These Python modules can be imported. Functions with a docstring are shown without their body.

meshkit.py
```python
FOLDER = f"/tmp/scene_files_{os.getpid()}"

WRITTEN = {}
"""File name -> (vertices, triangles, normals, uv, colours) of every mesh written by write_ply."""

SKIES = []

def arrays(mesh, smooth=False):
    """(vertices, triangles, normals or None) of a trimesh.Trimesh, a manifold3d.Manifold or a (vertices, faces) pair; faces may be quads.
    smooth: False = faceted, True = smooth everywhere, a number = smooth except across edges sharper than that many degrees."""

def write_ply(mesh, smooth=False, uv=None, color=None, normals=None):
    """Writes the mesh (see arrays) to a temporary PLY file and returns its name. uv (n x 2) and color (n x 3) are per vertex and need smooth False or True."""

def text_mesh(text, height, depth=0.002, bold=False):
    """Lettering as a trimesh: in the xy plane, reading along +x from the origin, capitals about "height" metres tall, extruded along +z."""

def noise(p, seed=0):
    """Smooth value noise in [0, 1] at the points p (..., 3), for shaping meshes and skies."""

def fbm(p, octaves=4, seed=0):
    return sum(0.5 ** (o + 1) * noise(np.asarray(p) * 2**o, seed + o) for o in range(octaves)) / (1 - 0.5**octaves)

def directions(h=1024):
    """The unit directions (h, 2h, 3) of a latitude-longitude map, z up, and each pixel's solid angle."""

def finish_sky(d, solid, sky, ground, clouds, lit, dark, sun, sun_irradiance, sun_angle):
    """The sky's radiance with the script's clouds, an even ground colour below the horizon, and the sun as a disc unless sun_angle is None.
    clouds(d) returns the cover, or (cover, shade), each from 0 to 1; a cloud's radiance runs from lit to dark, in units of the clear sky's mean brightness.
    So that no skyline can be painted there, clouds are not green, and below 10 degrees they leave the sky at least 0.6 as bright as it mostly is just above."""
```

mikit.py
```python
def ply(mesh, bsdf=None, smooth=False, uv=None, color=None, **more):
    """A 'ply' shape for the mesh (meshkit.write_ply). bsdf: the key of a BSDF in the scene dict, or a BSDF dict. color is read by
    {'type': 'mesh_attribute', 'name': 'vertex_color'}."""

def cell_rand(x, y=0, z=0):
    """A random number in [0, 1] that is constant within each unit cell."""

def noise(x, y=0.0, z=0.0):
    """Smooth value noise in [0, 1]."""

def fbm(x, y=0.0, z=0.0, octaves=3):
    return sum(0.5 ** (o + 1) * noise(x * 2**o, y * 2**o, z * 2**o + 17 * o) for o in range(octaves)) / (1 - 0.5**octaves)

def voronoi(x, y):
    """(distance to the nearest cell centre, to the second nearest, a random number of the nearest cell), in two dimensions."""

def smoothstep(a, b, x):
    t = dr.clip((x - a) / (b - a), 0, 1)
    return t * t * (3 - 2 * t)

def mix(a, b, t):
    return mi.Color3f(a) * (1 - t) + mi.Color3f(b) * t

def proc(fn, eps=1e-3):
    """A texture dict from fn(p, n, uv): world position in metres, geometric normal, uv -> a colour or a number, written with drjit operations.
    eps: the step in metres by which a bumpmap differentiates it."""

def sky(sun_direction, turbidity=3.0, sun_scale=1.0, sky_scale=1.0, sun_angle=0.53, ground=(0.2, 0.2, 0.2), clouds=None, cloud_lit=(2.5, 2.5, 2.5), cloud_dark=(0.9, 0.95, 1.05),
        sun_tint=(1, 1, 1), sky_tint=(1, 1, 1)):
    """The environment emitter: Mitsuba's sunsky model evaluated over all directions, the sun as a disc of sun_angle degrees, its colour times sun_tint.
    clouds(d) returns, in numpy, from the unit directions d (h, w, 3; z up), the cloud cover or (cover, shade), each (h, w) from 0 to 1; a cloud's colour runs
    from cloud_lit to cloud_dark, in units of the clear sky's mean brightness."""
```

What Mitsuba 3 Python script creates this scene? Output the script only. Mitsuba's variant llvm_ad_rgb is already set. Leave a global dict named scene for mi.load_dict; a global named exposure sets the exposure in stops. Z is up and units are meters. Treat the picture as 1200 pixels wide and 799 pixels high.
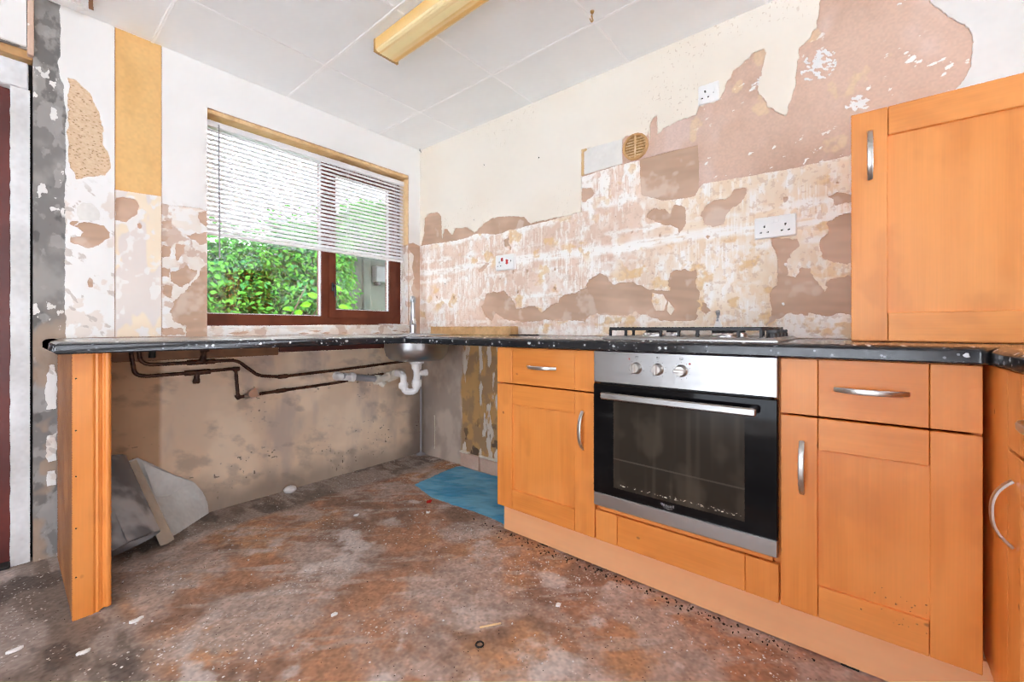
"""A stripped kitchen: window wall, hob wall, base units, oven, pipes; metres, z up, camera near the origin."""
import math
import numpy as np
import trimesh
import drjit as dr
import mitsuba as mi
import mikit
import meshkit
import manifold3d as m3
from shapely.geometry import Polygon, box as sbox, Point
from shapely.ops import unary_union
from mikit import noise, fbm, voronoi, smoothstep, mix, proc, cell_rand

T = mi.ScalarTransform4f
scene, labels = {}, {}

# ------------------------------------------------------------------ camera, sky, exposure
exposure = 4.1
FOC = 493.0
scene['camera'] = {
    'type': 'perspective', 'fov_axis': 'x', 'fov': math.degrees(2 * math.atan(600 / FOC)), 'near_clip': 0.02, 'far_clip': 200.0,
    'principal_point_offset_x': 0.0, 'principal_point_offset_y': 15.0 / 799,
    'to_world': T().look_at(origin=[0, 0, 0.9545], target=[0.7712, 0.6366, 0.9545], up=[0, 0, 1])}


def cloud_cover(d):
    n = meshkit.fbm(d * np.array([3, 3, 6]) + 5, 4)
    return np.full(d.shape[:2], 0.93), np.clip((n - 0.45) * 1.6, 0, 0.5)


scene['sky'] = mikit.sky([-0.35, -0.45, 0.82], turbidity=4, sun_scale=1.0, sun_angle=2.0, sun_tint=(.735, 1.0, 1.44), sky_tint=(.90, 1, 1.13), clouds=cloud_cover, cloud_lit=(2.15, 2.15, 2.3), cloud_dark=(1.45, 1.5, 1.65), ground=(0.48, 0.49, 0.5))

# ------------------------------------------------------------------ room measures
XW, YW, ZC = 2.045, 2.60, 2.32        # hob wall, window wall, ceiling
XL, YR = -2.0, -3.0                   # the walls behind and left of the camera
XF = 1.44                             # door plane of the hob run
WT0, WT1 = 0.872, 0.912               # worktop underside and top


# ------------------------------------------------------------------ mesh helpers
def numbered(name):
    if name not in USED:
        USED[name] = 0
        return name
    USED[name] += 1
    return f"{name}_{USED[name]:03d}"


USED = {}


def put(key, shape, label=None, category=None, group=None, kind=None):
    """One entry of the scene under key (numbered when taken) with its label."""
    key = numbered(key)
    scene[key] = shape
    tag(key, label, category, group, kind)
    return key


def tag(key, label=None, category=None, group=None, kind=None):
    d = {k: v for k, v in dict(label=label, category=category, group=group, kind=kind).items() if v}
    if d:
        labels[key] = d


def thing(name, label, category, group=None):
    key = numbered(name)
    tag(key, label, category, group)
    return key


def box(x0, x1, y0, y1, z0, z1):
    m = trimesh.creation.box((abs(x1 - x0), abs(y1 - y0), abs(z1 - z0)))
    m.apply_translation(((x0 + x1) / 2, (y0 + y1) / 2, (z0 + z1) / 2))
    return m


def cbox(x0, x1, y0, y1, z0, z1, c=0.0015):
    """A box with chamfered edges."""
    x0, x1 = min(x0, x1), max(x0, x1)
    y0, y1 = min(y0, y1), max(y0, y1)
    z0, z1 = min(z0, z1), max(z0, z1)
    c = min(c, (x1 - x0) * .45, (y1 - y0) * .45, (z1 - z0) * .45)
    pts = []
    for i in (0, 1):
        for j in (0, 1):
            for k in (0, 1):
                x, y, z = (x0, x1)[i], (y0, y1)[j], (z0, z1)[k]
                sx, sy, sz = c * (1 - 2 * i), c * (1 - 2 * j), c * (1 - 2 * k)
                pts += [(x, y + sy, z + sz), (x + sx, y, z + sz), (x + sx, y + sy, z)]
    return trimesh.convex.convex_hull(np.array(pts))


def cat(*ms):
    return trimesh.util.concatenate([m for m in ms])


def cyl(p0, p1, r, n=20, r1=None):
    """A (tapered) round bar from p0 to p1."""
    return tube([p0, p1], [r, r if r1 is None else r1], n)


def tube(path, r, n=12, caps=True):
    P = np.asarray(path, float)
    k = len(P)
    R = np.full(k, r, float) if np.isscalar(r) else np.asarray(r, float)
    tg = np.gradient(P, axis=0) if k > 2 else np.repeat([(P[1] - P[0])], 2, 0)
    tg /= np.linalg.norm(tg, axis=1, keepdims=True) + 1e-12
    a = np.array([0, 0, 1.0]) if abs(tg[0, 2]) < .9 else np.array([1.0, 0, 0])
    nn = np.cross(tg[0], a)
    nn /= np.linalg.norm(nn)
    vs = []
    ang = np.linspace(0, 2 * np.pi, n, endpoint=False)
    for i in range(k):
        nn = nn - tg[i] * (nn @ tg[i])
        nn /= np.linalg.norm(nn)
        b = np.cross(tg[i], nn)
        vs.append(P[i] + R[i] * (np.cos(ang)[:, None] * nn + np.sin(ang)[:, None] * b))
    v = np.vstack(vs)
    f = []
    for i in range(k - 1):
        for j in range(n):
            a0, a1 = i * n + j, i * n + (j + 1) % n
            f += [(a0, a1, a1 + n), (a0, a1 + n, a0 + n)]
    if caps:
        v = np.vstack([v, P[0], P[-1]])
        c0, c1 = len(v) - 2, len(v) - 1
        for j in range(n):
            f += [(c0, (j + 1) % n, j), (c1, (k - 1) * n + j, (k - 1) * n + (j + 1) % n)]
    return trimesh.Trimesh(v, f, process=False)


def bend(pts, r, n=6):
    """A polyline with its corners rounded by radius r."""
    P = [np.asarray(p, float) for p in pts]
    out = [P[0]]
    for i in range(1, len(P) - 1):
        a, b = P[i - 1] - P[i], P[i + 1] - P[i]
        la, lb = np.linalg.norm(a), np.linalg.norm(b)
        d = min(r, la * .48, lb * .48)
        p0, p1 = P[i] + a / la * d, P[i] + b / lb * d
        for t in np.linspace(0, 1, n):
            out.append((1 - t) ** 2 * p0 + 2 * t * (1 - t) * P[i] + t * t * p1)
    out.append(P[-1])
    return np.array(out)


def lathe(profile, n=40):
    """Profile (r, z) turned about z."""
    return trimesh.creation.revolve(np.asarray(profile, float), sections=n)


def prism(poly, depth):
    """shapely polygon(s) extruded by depth along +z."""
    gs = [g for g in getattr(poly, 'geoms', [poly]) if g.area > 1e-7 and g.geom_type == 'Polygon']
    return trimesh.util.concatenate([trimesh.creation.extrude_polygon(g, depth, engine='earcut') for g in gs])


def frame(X, Y, O):
    """4x4 whose columns are X, Y, X x Y and the origin."""
    m = np.eye(4)
    m[:3, 0], m[:3, 1], m[:3, 2], m[:3, 3] = X, Y, np.cross(X, Y), O
    return m


def on_right(poly, depth, at=XW):
    """A polygon in (y, z) as a plate on the hob wall, standing proud by depth."""
    m = prism(poly, depth)      # local x = y, local y = z; turned so that it grows towards -x
    v = m.vertices.copy()
    m.vertices = np.c_[at - v[:, 2], v[:, 0], v[:, 1]]
    m.fix_normals()
    return m


def on_back(poly, depth, at=YW):
    """A polygon in (x, z) as a plate on the window wall."""
    m = prism(poly, depth)
    v = m.vertices.copy()
    m.vertices = np.c_[v[:, 0], at - v[:, 2], v[:, 1]]
    m.fix_normals()
    return m


def rough_edge(pts, amp=0.004, step=0.008, seed=0, closed=True, smooth=0.02):
    """The outline resampled and frayed by noise: torn paint and broken plaster."""
    P = np.asarray(pts, float)
    if closed:
        P = np.vstack([P, P[:1]])
    seg = np.linalg.norm(np.diff(P, axis=0), axis=1)
    s = np.r_[0, np.cumsum(seg)]
    keep = np.r_[True, seg > 1e-6]
    P, s = P[keep], s[keep]
    n = max(int(s[-1] / step), len(P))
    t = np.linspace(0, s[-1], n, endpoint=not closed)
    Q = np.c_[np.interp(t, s, P[:, 0]), np.interp(t, s, P[:, 1])]
    q3 = np.c_[Q / smooth, np.full(len(Q), seed * 3.7)]
    dx = meshkit.fbm(q3, 4, seed) - .5
    dy = meshkit.fbm(q3 + 31.3, 4, seed + 9) - .5
    return Q + np.c_[dx, dy] * amp * 4


def rough_poly(pts, amp=0.004, step=0.008, seed=0, smooth=0.02):
    return Polygon(rough_edge(pts, amp, step, seed, True, smooth)).buffer(0)


def rgb(*c):
    return {'type': 'rgb', 'value': list(c)}


def srgb(r, g, b):
    f = lambda c: (c / 255 / 12.92) if c / 255 < .04045 else ((c / 255 + .055) / 1.055) ** 2.4
    return [f(r), f(g), f(b)]


# ------------------------------------------------------------------ materials
def principled(color, rough=0.6, metallic=0.0, spec=0.5, bump=None, bscale=1.0, **kw):
    col = proc(color) if callable(color) else rgb(*color)
    rg = proc(rough) if callable(rough) else rough
    b = {'type': 'principled', 'base_color': col, 'roughness': rg, 'metallic': metallic, 'specular': spec, **kw}
    if bump is not None:
        b = {'type': 'bumpmap', 'arbitrary': proc(bump, 1.5e-3), 'scale': bscale, 'bsdf': b}
    return {'type': 'twosided', 'bsdf': b}


def col3(c):
    return mi.Color3f(*c)


def plaster_col(p, n, uv):
    a, z = p.x + p.y, p.z
    t = fbm(a * 5, z * 7, 3, 4)
    c = mix((.61, .425, .315), (.52, .35, .25), smoothstep(.3, .75, t))
    st = noise(a * 6 + z * 9, z * 60 - a * 8)
    c = c * (0.94 + 0.12 * st)
    pale = smoothstep(.62, .72, fbm(a * 9 + 4, z * 9, 8, 4)) * .35
    return mix(c, (.78, .70, .62), pale)


def skim_col(p, n, uv):
    a, z = p.x + p.y, p.z
    c = mix((.67, .475, .375), (.59, .405, .31), smoothstep(.3, .7, fbm(a * 4, z * 5, 6, 4)))
    c = mix(c, (.74, .58, .52), smoothstep(.5, .75, fbm(a * 7 + 9, z * 4, 2, 3)) * .7)
    w = smoothstep(.74, .77, fbm(a * 34 + z * 16, z * 44, 1, 4)) * smoothstep(.55, .66, fbm(a * 3.1, z * 3.3, 5, 2))
    c = mix(c, (.90, .88, .84), w)
    o = smoothstep(.70, .78, fbm(a * 11 + 40, z * 9 + 7, 1, 4))
    c = mix(c, (.76, .58, .38), o * .6)
    return c * (0.95 + 0.1 * noise(a * 150, z * 150))


def adhesive_col(p, n, uv):
    a, z = p.x + p.y, p.z
    right = smoothstep(.95, .60, p.y + (fbm(a * 4, z * 4, 1, 2) - .5) * .2)
    base = mix((.81, .635, .525), (.73, .55, .44), smoothstep(.35, .65, fbm(a * 11, z * 9, 1, 5)))
    base = mix(base, mix((.87, .735, .585), (.82, .66, .50), smoothstep(.35, .65, fbm(a * 14, z * 14, 3, 5))), right)
    ga = dr.abs((a + .02) / .152 - dr.floor((a + .02) / .152) - .5)      # the print of the tiles that came off
    gz = dr.abs((z + .067) / .152 - dr.floor((z + .067) / .152) - .5)
    wob = fbm(a * 26, z * 26, 2, 5)
    line = smoothstep(.38, .50, dr.maximum(ga, gz) + (wob - .5) * .35) * smoothstep(.30, .62, fbm(a * 8, z * 8, 31, 4))
    soft = smoothstep(.47, .72, fbm(a * 13, z * 8, 9, 6)) * .5
    fine = smoothstep(.52, .66, fbm(a * 62, z * 24, 14, 4)) * .6 * smoothstep(.35, .6, fbm(a * 6, z * 5, 41, 3))
    comb = smoothstep(.50, .8, noise(a * 210, z * 10)) * smoothstep(.46, .62, fbm(a * 5, z * 6, 21, 3)) * .5
    band = smoothstep(.034, .010, dr.abs(z - 1.377 - (fbm(a * 3, 1, 1, 3) - .5) * .05)) * smoothstep(.15, .5, fbm(a * 10, z * 70, 3, 3))
    top = smoothstep(1.545, 1.575, z + (wob - .5) * .06) * smoothstep(1.2, 1.35, p.y) * .75
    hood = smoothstep(1.585, 1.63, z) * smoothstep(.84, .90, p.y) * smoothstep(.44, .54, fbm(a * 24, z * 9, 8, 4))
    low = smoothstep(.975, .935, z + (wob - .5) * .06) * .6
    w = dr.clip(line * .75 + soft + fine + comb + band * .9 + top + low + hood, 0, 1)
    c = mix(base, (.935, .90, .85), w)
    och = smoothstep(.58, .68, fbm(a * 15 + 11, z * 17, 15, 5)) * smoothstep(.42, .60, fbm(a * 3.1 + .6, z * 4 + 1.3, 3, 2) + smoothstep(1.2, .6, p.y) * .12)
    c = mix(c, (.74, .50, .23), och * .7)
    pits = smoothstep(.62, .70, fbm(a * 70, z * 70, 4, 3)) * .4
    return mix(c, (.60, .44, .33), pits)


def plain_mottle(c1, c2, s=3.0, grain=.05):
    def f(p, n, uv):
        a, z = p.x + p.y, p.z
        c = mix(c1, c2, smoothstep(.3, .7, fbm(a * s, z * s, p.x * s, 4)))
        return c * (1 - grain + 2 * grain * noise(a * 90, z * 90, p.x * 40))
    return f


def paint_col(p, n, uv):
    a, z = p.x + p.y, p.z
    c = mix((.84, .79, .70), (.82, .75, .645), smoothstep(.35, .7, fbm(a * 1.5, z * 1.5, 2, 3)))
    sp = smoothstep(.84, .92, noise(a * 150, z * 110)) * smoothstep(.52, .7, fbm(a * 3, z * 3 + 4, 1, 2))
    return mix(c, (.58, .49, .39), sp * .6)


def white_col(p, n, uv):
    a, z = p.x + p.y, p.z
    c = mix((.84, .83, .81), (.80, .785, .755), smoothstep(.35, .7, fbm(a * 2, z * 2, 2, 3)))
    # flaking and filler lower down, where the tiles were
    k = smoothstep(1.62, 1.5, z + (fbm(a * 8, z * 8, 2, 2) - .5) * .1) * smoothstep(.80, .60, p.x)
    flk = smoothstep(.55, .62, fbm(a * 20, z * 15, 5, 6))
    c = mix(c, (.70, .60, .52), k * flk * .6)
    c = mix(c, (.50, .44, .39), k * smoothstep(.655, .70, fbm(a * 30 + z * 18, z * 26, 12, 5)) * .7)
    return c


def filler_col(p, n, uv):
    a, z = p.x + p.y, p.z
    c = mix((.82, .76, .69), (.76, .66, .58), smoothstep(.40, .62, fbm(a * 12, z * 12, 2, 6)))
    c = mix(c, (.84, .82, .79), smoothstep(.52, .62, fbm(a * 22 + 3, z * 26, 6, 5)))
    return mix(c, (.58, .42, .33), smoothstep(.60, .66, fbm(a * 17 + 8, z * 15, 9, 6)) * .8)


def cream_col(p, n, uv):
    a, z = p.x + p.y, p.z
    t = fbm(p.x * 12 + 1.2, z * 5 + .4, 7, 3)
    c = mix((.76, .69, .64), (.86, .74, .58), smoothstep(.47, .53, t))
    return mix(c, (.83, .80, .76), smoothstep(.6, .68, fbm(p.x * 24, z * 18, 4, 3)))


def backwall_col(p, n, uv):
    x, z = p.x, p.z
    a = p.x + p.y
    c = plaster_col(p, n, uv)
    # below the worktop: stained old plaster
    lo = mix((.90, .72, .54), (.80, .62, .455), smoothstep(.35, .65, fbm(a * 5, z * 5, 1, 5)))
    lo = mix(lo, (.60, .475, .385), smoothstep(.50, .78, fbm(a * 6 + 20, z * 2.6, 3, 5)))
    lo = mix(lo, (.24, .175, .135), smoothstep(.54, .80, fbm(a * 11 + z * 4, z * 15, 2, 6)) * .38)
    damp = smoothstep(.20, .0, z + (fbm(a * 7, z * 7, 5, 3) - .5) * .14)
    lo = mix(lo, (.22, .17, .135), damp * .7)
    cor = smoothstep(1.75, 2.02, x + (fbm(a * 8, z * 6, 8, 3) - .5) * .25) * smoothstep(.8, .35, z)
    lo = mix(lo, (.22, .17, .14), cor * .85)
    speck = smoothstep(.86, .91, noise(a * 75, z * 75)) * smoothstep(.52, .68, fbm(a * 4, z * 5, 13, 2))
    lo = mix(lo, (.10, .07, .055), speck * .8)
    c = mix(c, lo, smoothstep(.885, .875, z))
    panel_shade = smoothstep(.50, .475, x + (fbm(2, z * 3, 1, 2) - .5) * .02) * smoothstep(.16, .17, x)     # shade beside the end panel, put into the wall colour as brown
    c = mix(c, c * mi.Color3f(.62, .50, .40), panel_shade * smoothstep(.885, .875, z))
    g = mix((.34, .325, .305), (.22, .21, .20), smoothstep(.35, .7, fbm(a * 10, z * 7, 4, 5)))
    g = mix(g, (.09, .085, .08), smoothstep(.60, .72, fbm(a * 22, z * 12, 9, 5)) * .6)
    g = mix(g, (.45, .43, .41), smoothstep(.55, .66, fbm(a * 24, z * 16, 29, 4)) * .5)
    g = mix(g, (.76, .74, .71), smoothstep(.70, .72, fbm(a * 38 + 3, z * 22, 19, 4)) * smoothstep(.5, .6, fbm(a * 3, z * 4, 2, 2)))
    g = mix(g, (.40, .29, .21), smoothstep(1.1, .9, z) * smoothstep(.5, .62, fbm(a * 12, z * 9, 25, 3)) * .8)
    return mix(c, g, smoothstep(.185, .175, x))


def lowwall_col(p, n, uv):
    """The hob wall: bare plaster above, stained and ochre below the worktop."""
    y, z = p.y, p.z
    c = plaster_col(p, n, uv)
    lo = mix((.56, .475, .40), (.44, .36, .30), smoothstep(.35, .65, fbm(y * 9, z * 7, 1, 4)))
    w = y + (fbm(y * 5, z * 7, 3, 3) - .5) * .05
    och = mix((.55, .33, .13), (.40, .25, .13), smoothstep(.4, .6, fbm(y * 16, z * 12, 6, 4)))
    och = mix(och, (.70, .63, .54), smoothstep(.58, .66, fbm(y * 26, z * 8, 16, 4)))
    och = mix(och, (.13, .09, .06), smoothstep(.62, .70, fbm(y * 20, z * 16, 26, 3)) * smoothstep(.5, .1, z))
    lo = mix(lo, och, smoothstep(2.16, 2.12, w))
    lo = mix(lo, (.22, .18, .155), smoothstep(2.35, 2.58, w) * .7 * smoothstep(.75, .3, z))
    return mix(c, lo, smoothstep(.885, .875, z))


def floor_col(p, n, uv):
    x, y = p.x, p.y
    t = fbm(x * 3.2, y * 3.2, 1, 5)
    c = mix((.42, .215, .125), (.27, .160, .110), smoothstep(.36, .62, t))
    c = mix(c, (.50, .265, .135), smoothstep(.48, .66, fbm(x * 4 + 7, y * 4, 2, 5)) * .8)
    c = mix(c, (.47, .37, .32), smoothstep(.46, .64, fbm(x * 6, y * 5 + 3, 3, 5)) * .75)
    strk = smoothstep(.52, .74, fbm((x - y) * 4, (x + y) * 16, 4, 5))
    c = mix(c, (.54, .45, .40), strk * .5)
    c = c * (.72 + .5 * fbm(x * 38, y * 38, 3, 4))
    grey = dr.maximum(smoothstep(2.28, 2.36, y + (fbm(x * 4, y * 4, 5, 3) - .5) * .12), smoothstep(.30, .22, x + (fbm(x * 3, y * 5, 6, 3) - .5) * .10))
    g = mix((.34, .28, .245), (.20, .155, .125), smoothstep(.4, .62, fbm(x * 7, y * 3, 7, 4)))
    g = mix(g, (.38, .32, .28), smoothstep(.54, .68, fbm(x * 14, y * 4, 8, 5)) * .7)
    g = mix(g, (.06, .045, .038), smoothstep(.60, .74, fbm(x * 9 + 2, y * 5, 18, 5)) * .6)
    c = mix(c, g, grey)
    pale = smoothstep(.54, .74, fbm(x * 9 + 5, y * 9, 9, 6)) * smoothstep(.42, .60, fbm(x * 2.2 + 3, y * 2.2, 2, 2) + smoothstep(.7, 1.5, x) * .10)
    c = mix(c, (.62, .55, .51), pale * .75)
    grit = smoothstep(.48, .62, fbm(x * 5 + 2, y * 5, 33, 3))
    d, d2, k = voronoi(x * 34, y * 34)
    c = mix(c, (.80, .76, .72), smoothstep(.16, .06, d) * smoothstep(.84, .9, k) * grit)
    d, d2, k = voronoi(x * 95, y * 95)
    c = mix(c, (.70, .64, .59), smoothstep(.32, .12, d) * smoothstep(.80, .88, k) * grit * .8)
    c = c * (.80 + .40 * noise(x * 120, y * 120))
    c = mix(c, (.03, .02, .016), smoothstep(.2, .1, d) * smoothstep(.04, .02, k))
    return c


def wood(vertical):
    def f(p, n, uv):
        a = p.x + p.y
        l, w = (p.z, a) if vertical else (a, p.z)
        g = fbm(w * 30, l * 2.2, 3, 4)
        fine = noise(w * 420, l * 9)
        c = mix((.725, .258, .054), (.66, .218, .040), smoothstep(.30, .72, g))
        c = mix(c, (.77, .305, .080), smoothstep(.40, .7, fbm(w * 6, l * 4, 8, 3)) * .6)
        c = mix(c, (.57, .185, .040), smoothstep(.60, .78, fbm(w * 9 + 5, l * 6, 2, 4)) * .4)
        c = c * (.965 + .05 * fine)
        d, d2, k = voronoi(w * 16, l * 11)
        knot = smoothstep(.10, .03, d) * smoothstep(.93, .95, k)
        return mix(c, (.30, .10, .03), knot * .8)
    return f


def wt_col(p, n, uv):
    flat = dr.abs(n.z) > .6
    a = dr.select(flat | (dr.abs(n.x) < .6), p.x, p.y)
    b = dr.select(flat, p.y, p.z)
    c = mix((.008, .009, .011), (.020, .022, .026), fbm(a * 60, b * 60, 1, 2))
    d, d2, k = voronoi(a * 42, b * 42)
    c = mix(c, (.60, .64, .66), smoothstep(.24, .14, d + (noise(a * 260, b * 260) - .5) * .2) * smoothstep(.80, .83, k))
    d, d2, k = voronoi(a * 90 + 9, b * 90)
    c = mix(c, (.20, .22, .25), smoothstep(.3, .2, d) * smoothstep(.88, .92, k))
    # wall reflection along the window run, put into the colour as pale sheen
    pale_sheen = smoothstep(1.925, 1.95, p.y) * smoothstep(1.75, 1.45, p.x) * smoothstep(.45, .75, n.z) * (.34 + .42 * fbm(p.x * 9, p.y * 9, 2, 4))
    return mix(c, (.80, .80, .79), pale_sheen)


def steel_rough(p, n, uv):
    return .26 + .12 * noise((p.x + p.y) * 4, p.z * 300)


def lamp_col(p, n, uv):
    s = noise(p.x * 75, p.y * .8, 3)
    return mix((.82, .52, .17), (.96, .80, .45), smoothstep(.3, .65, s)) * (.93 + .12 * noise(p.x * 9, p.y * 9, p.z * 9))


def lino_top(p, n, uv):
    t = fbm(p.x * 9 + p.y * 6, p.z * 9, p.y * 9, 4)
    return mix((.14, .137, .138), (.42, .415, .41), smoothstep(.40, .66, t))


def rust_col(p, n, uv):
    t = fbm(p.x * 40, p.y * 40, p.z * 40, 3)
    return mix((.05, .022, .015), (.13, .058, .03), smoothstep(.4, .7, t))


def glass_dirt(p, n, uv):
    a, z = p.y, p.z
    st = smoothstep(.40, .9, noise(a * 70, z * 3)) * .4 + smoothstep(.5, .7, fbm(a * 9, z * 7, 2, 4)) * .5
    c = mix((.030, .024, .018), (.075, .062, .046), st)
    rack = smoothstep(.004, .001, dr.abs(z - .475 - .02 * (a - .5)))
    return mix(c, (.13, .115, .095), rack * .4)


def chip_col(p, n, uv):
    d, d2, k = voronoi(p.x * 120 + p.z * 30, p.z * 190)
    c = mix((.76, .58, .40), (.66, .47, .30), k)
    return mix(c, (.42, .24, .13), smoothstep(.80, .88, k) * smoothstep(.5, .2, d))


def ground_col(p, n, uv):
    g = mix((.10, .20, .035), (.17, .28, .06), fbm(p.x * 6, p.y * 6, 0, 3))
    s = mix((.52, .53, .54), (.45, .46, .47), fbm(p.x * 3, p.y * 3, 0, 3))
    return mix(s, g, smoothstep(3.6, 4.0, p.y) * smoothstep(-.3, .1, p.x))


def foliage(c1, c2):
    def f(p, n, uv):
        return mix(c1, c2, noise(p.x * 17, p.y * 17, p.z * 17))
    return f


def plaster_bump(p, n, uv):
    a, z = p.x + p.y, p.z
    return .0016 * fbm(a * 45, z * 45, p.x * 3, 3) + .0006 * noise(a * 200, z * 60)


def adhesive_bump(p, n, uv):
    a, z = p.x + p.y, p.z
    return .003 * fbm(a * 40, z * 40, 2, 4) + .0012 * noise(a * 230, z * 9)


def floor_bump(p, n, uv):
    return .005 * fbm(p.x * 22, p.y * 22, 1, 4)


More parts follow.
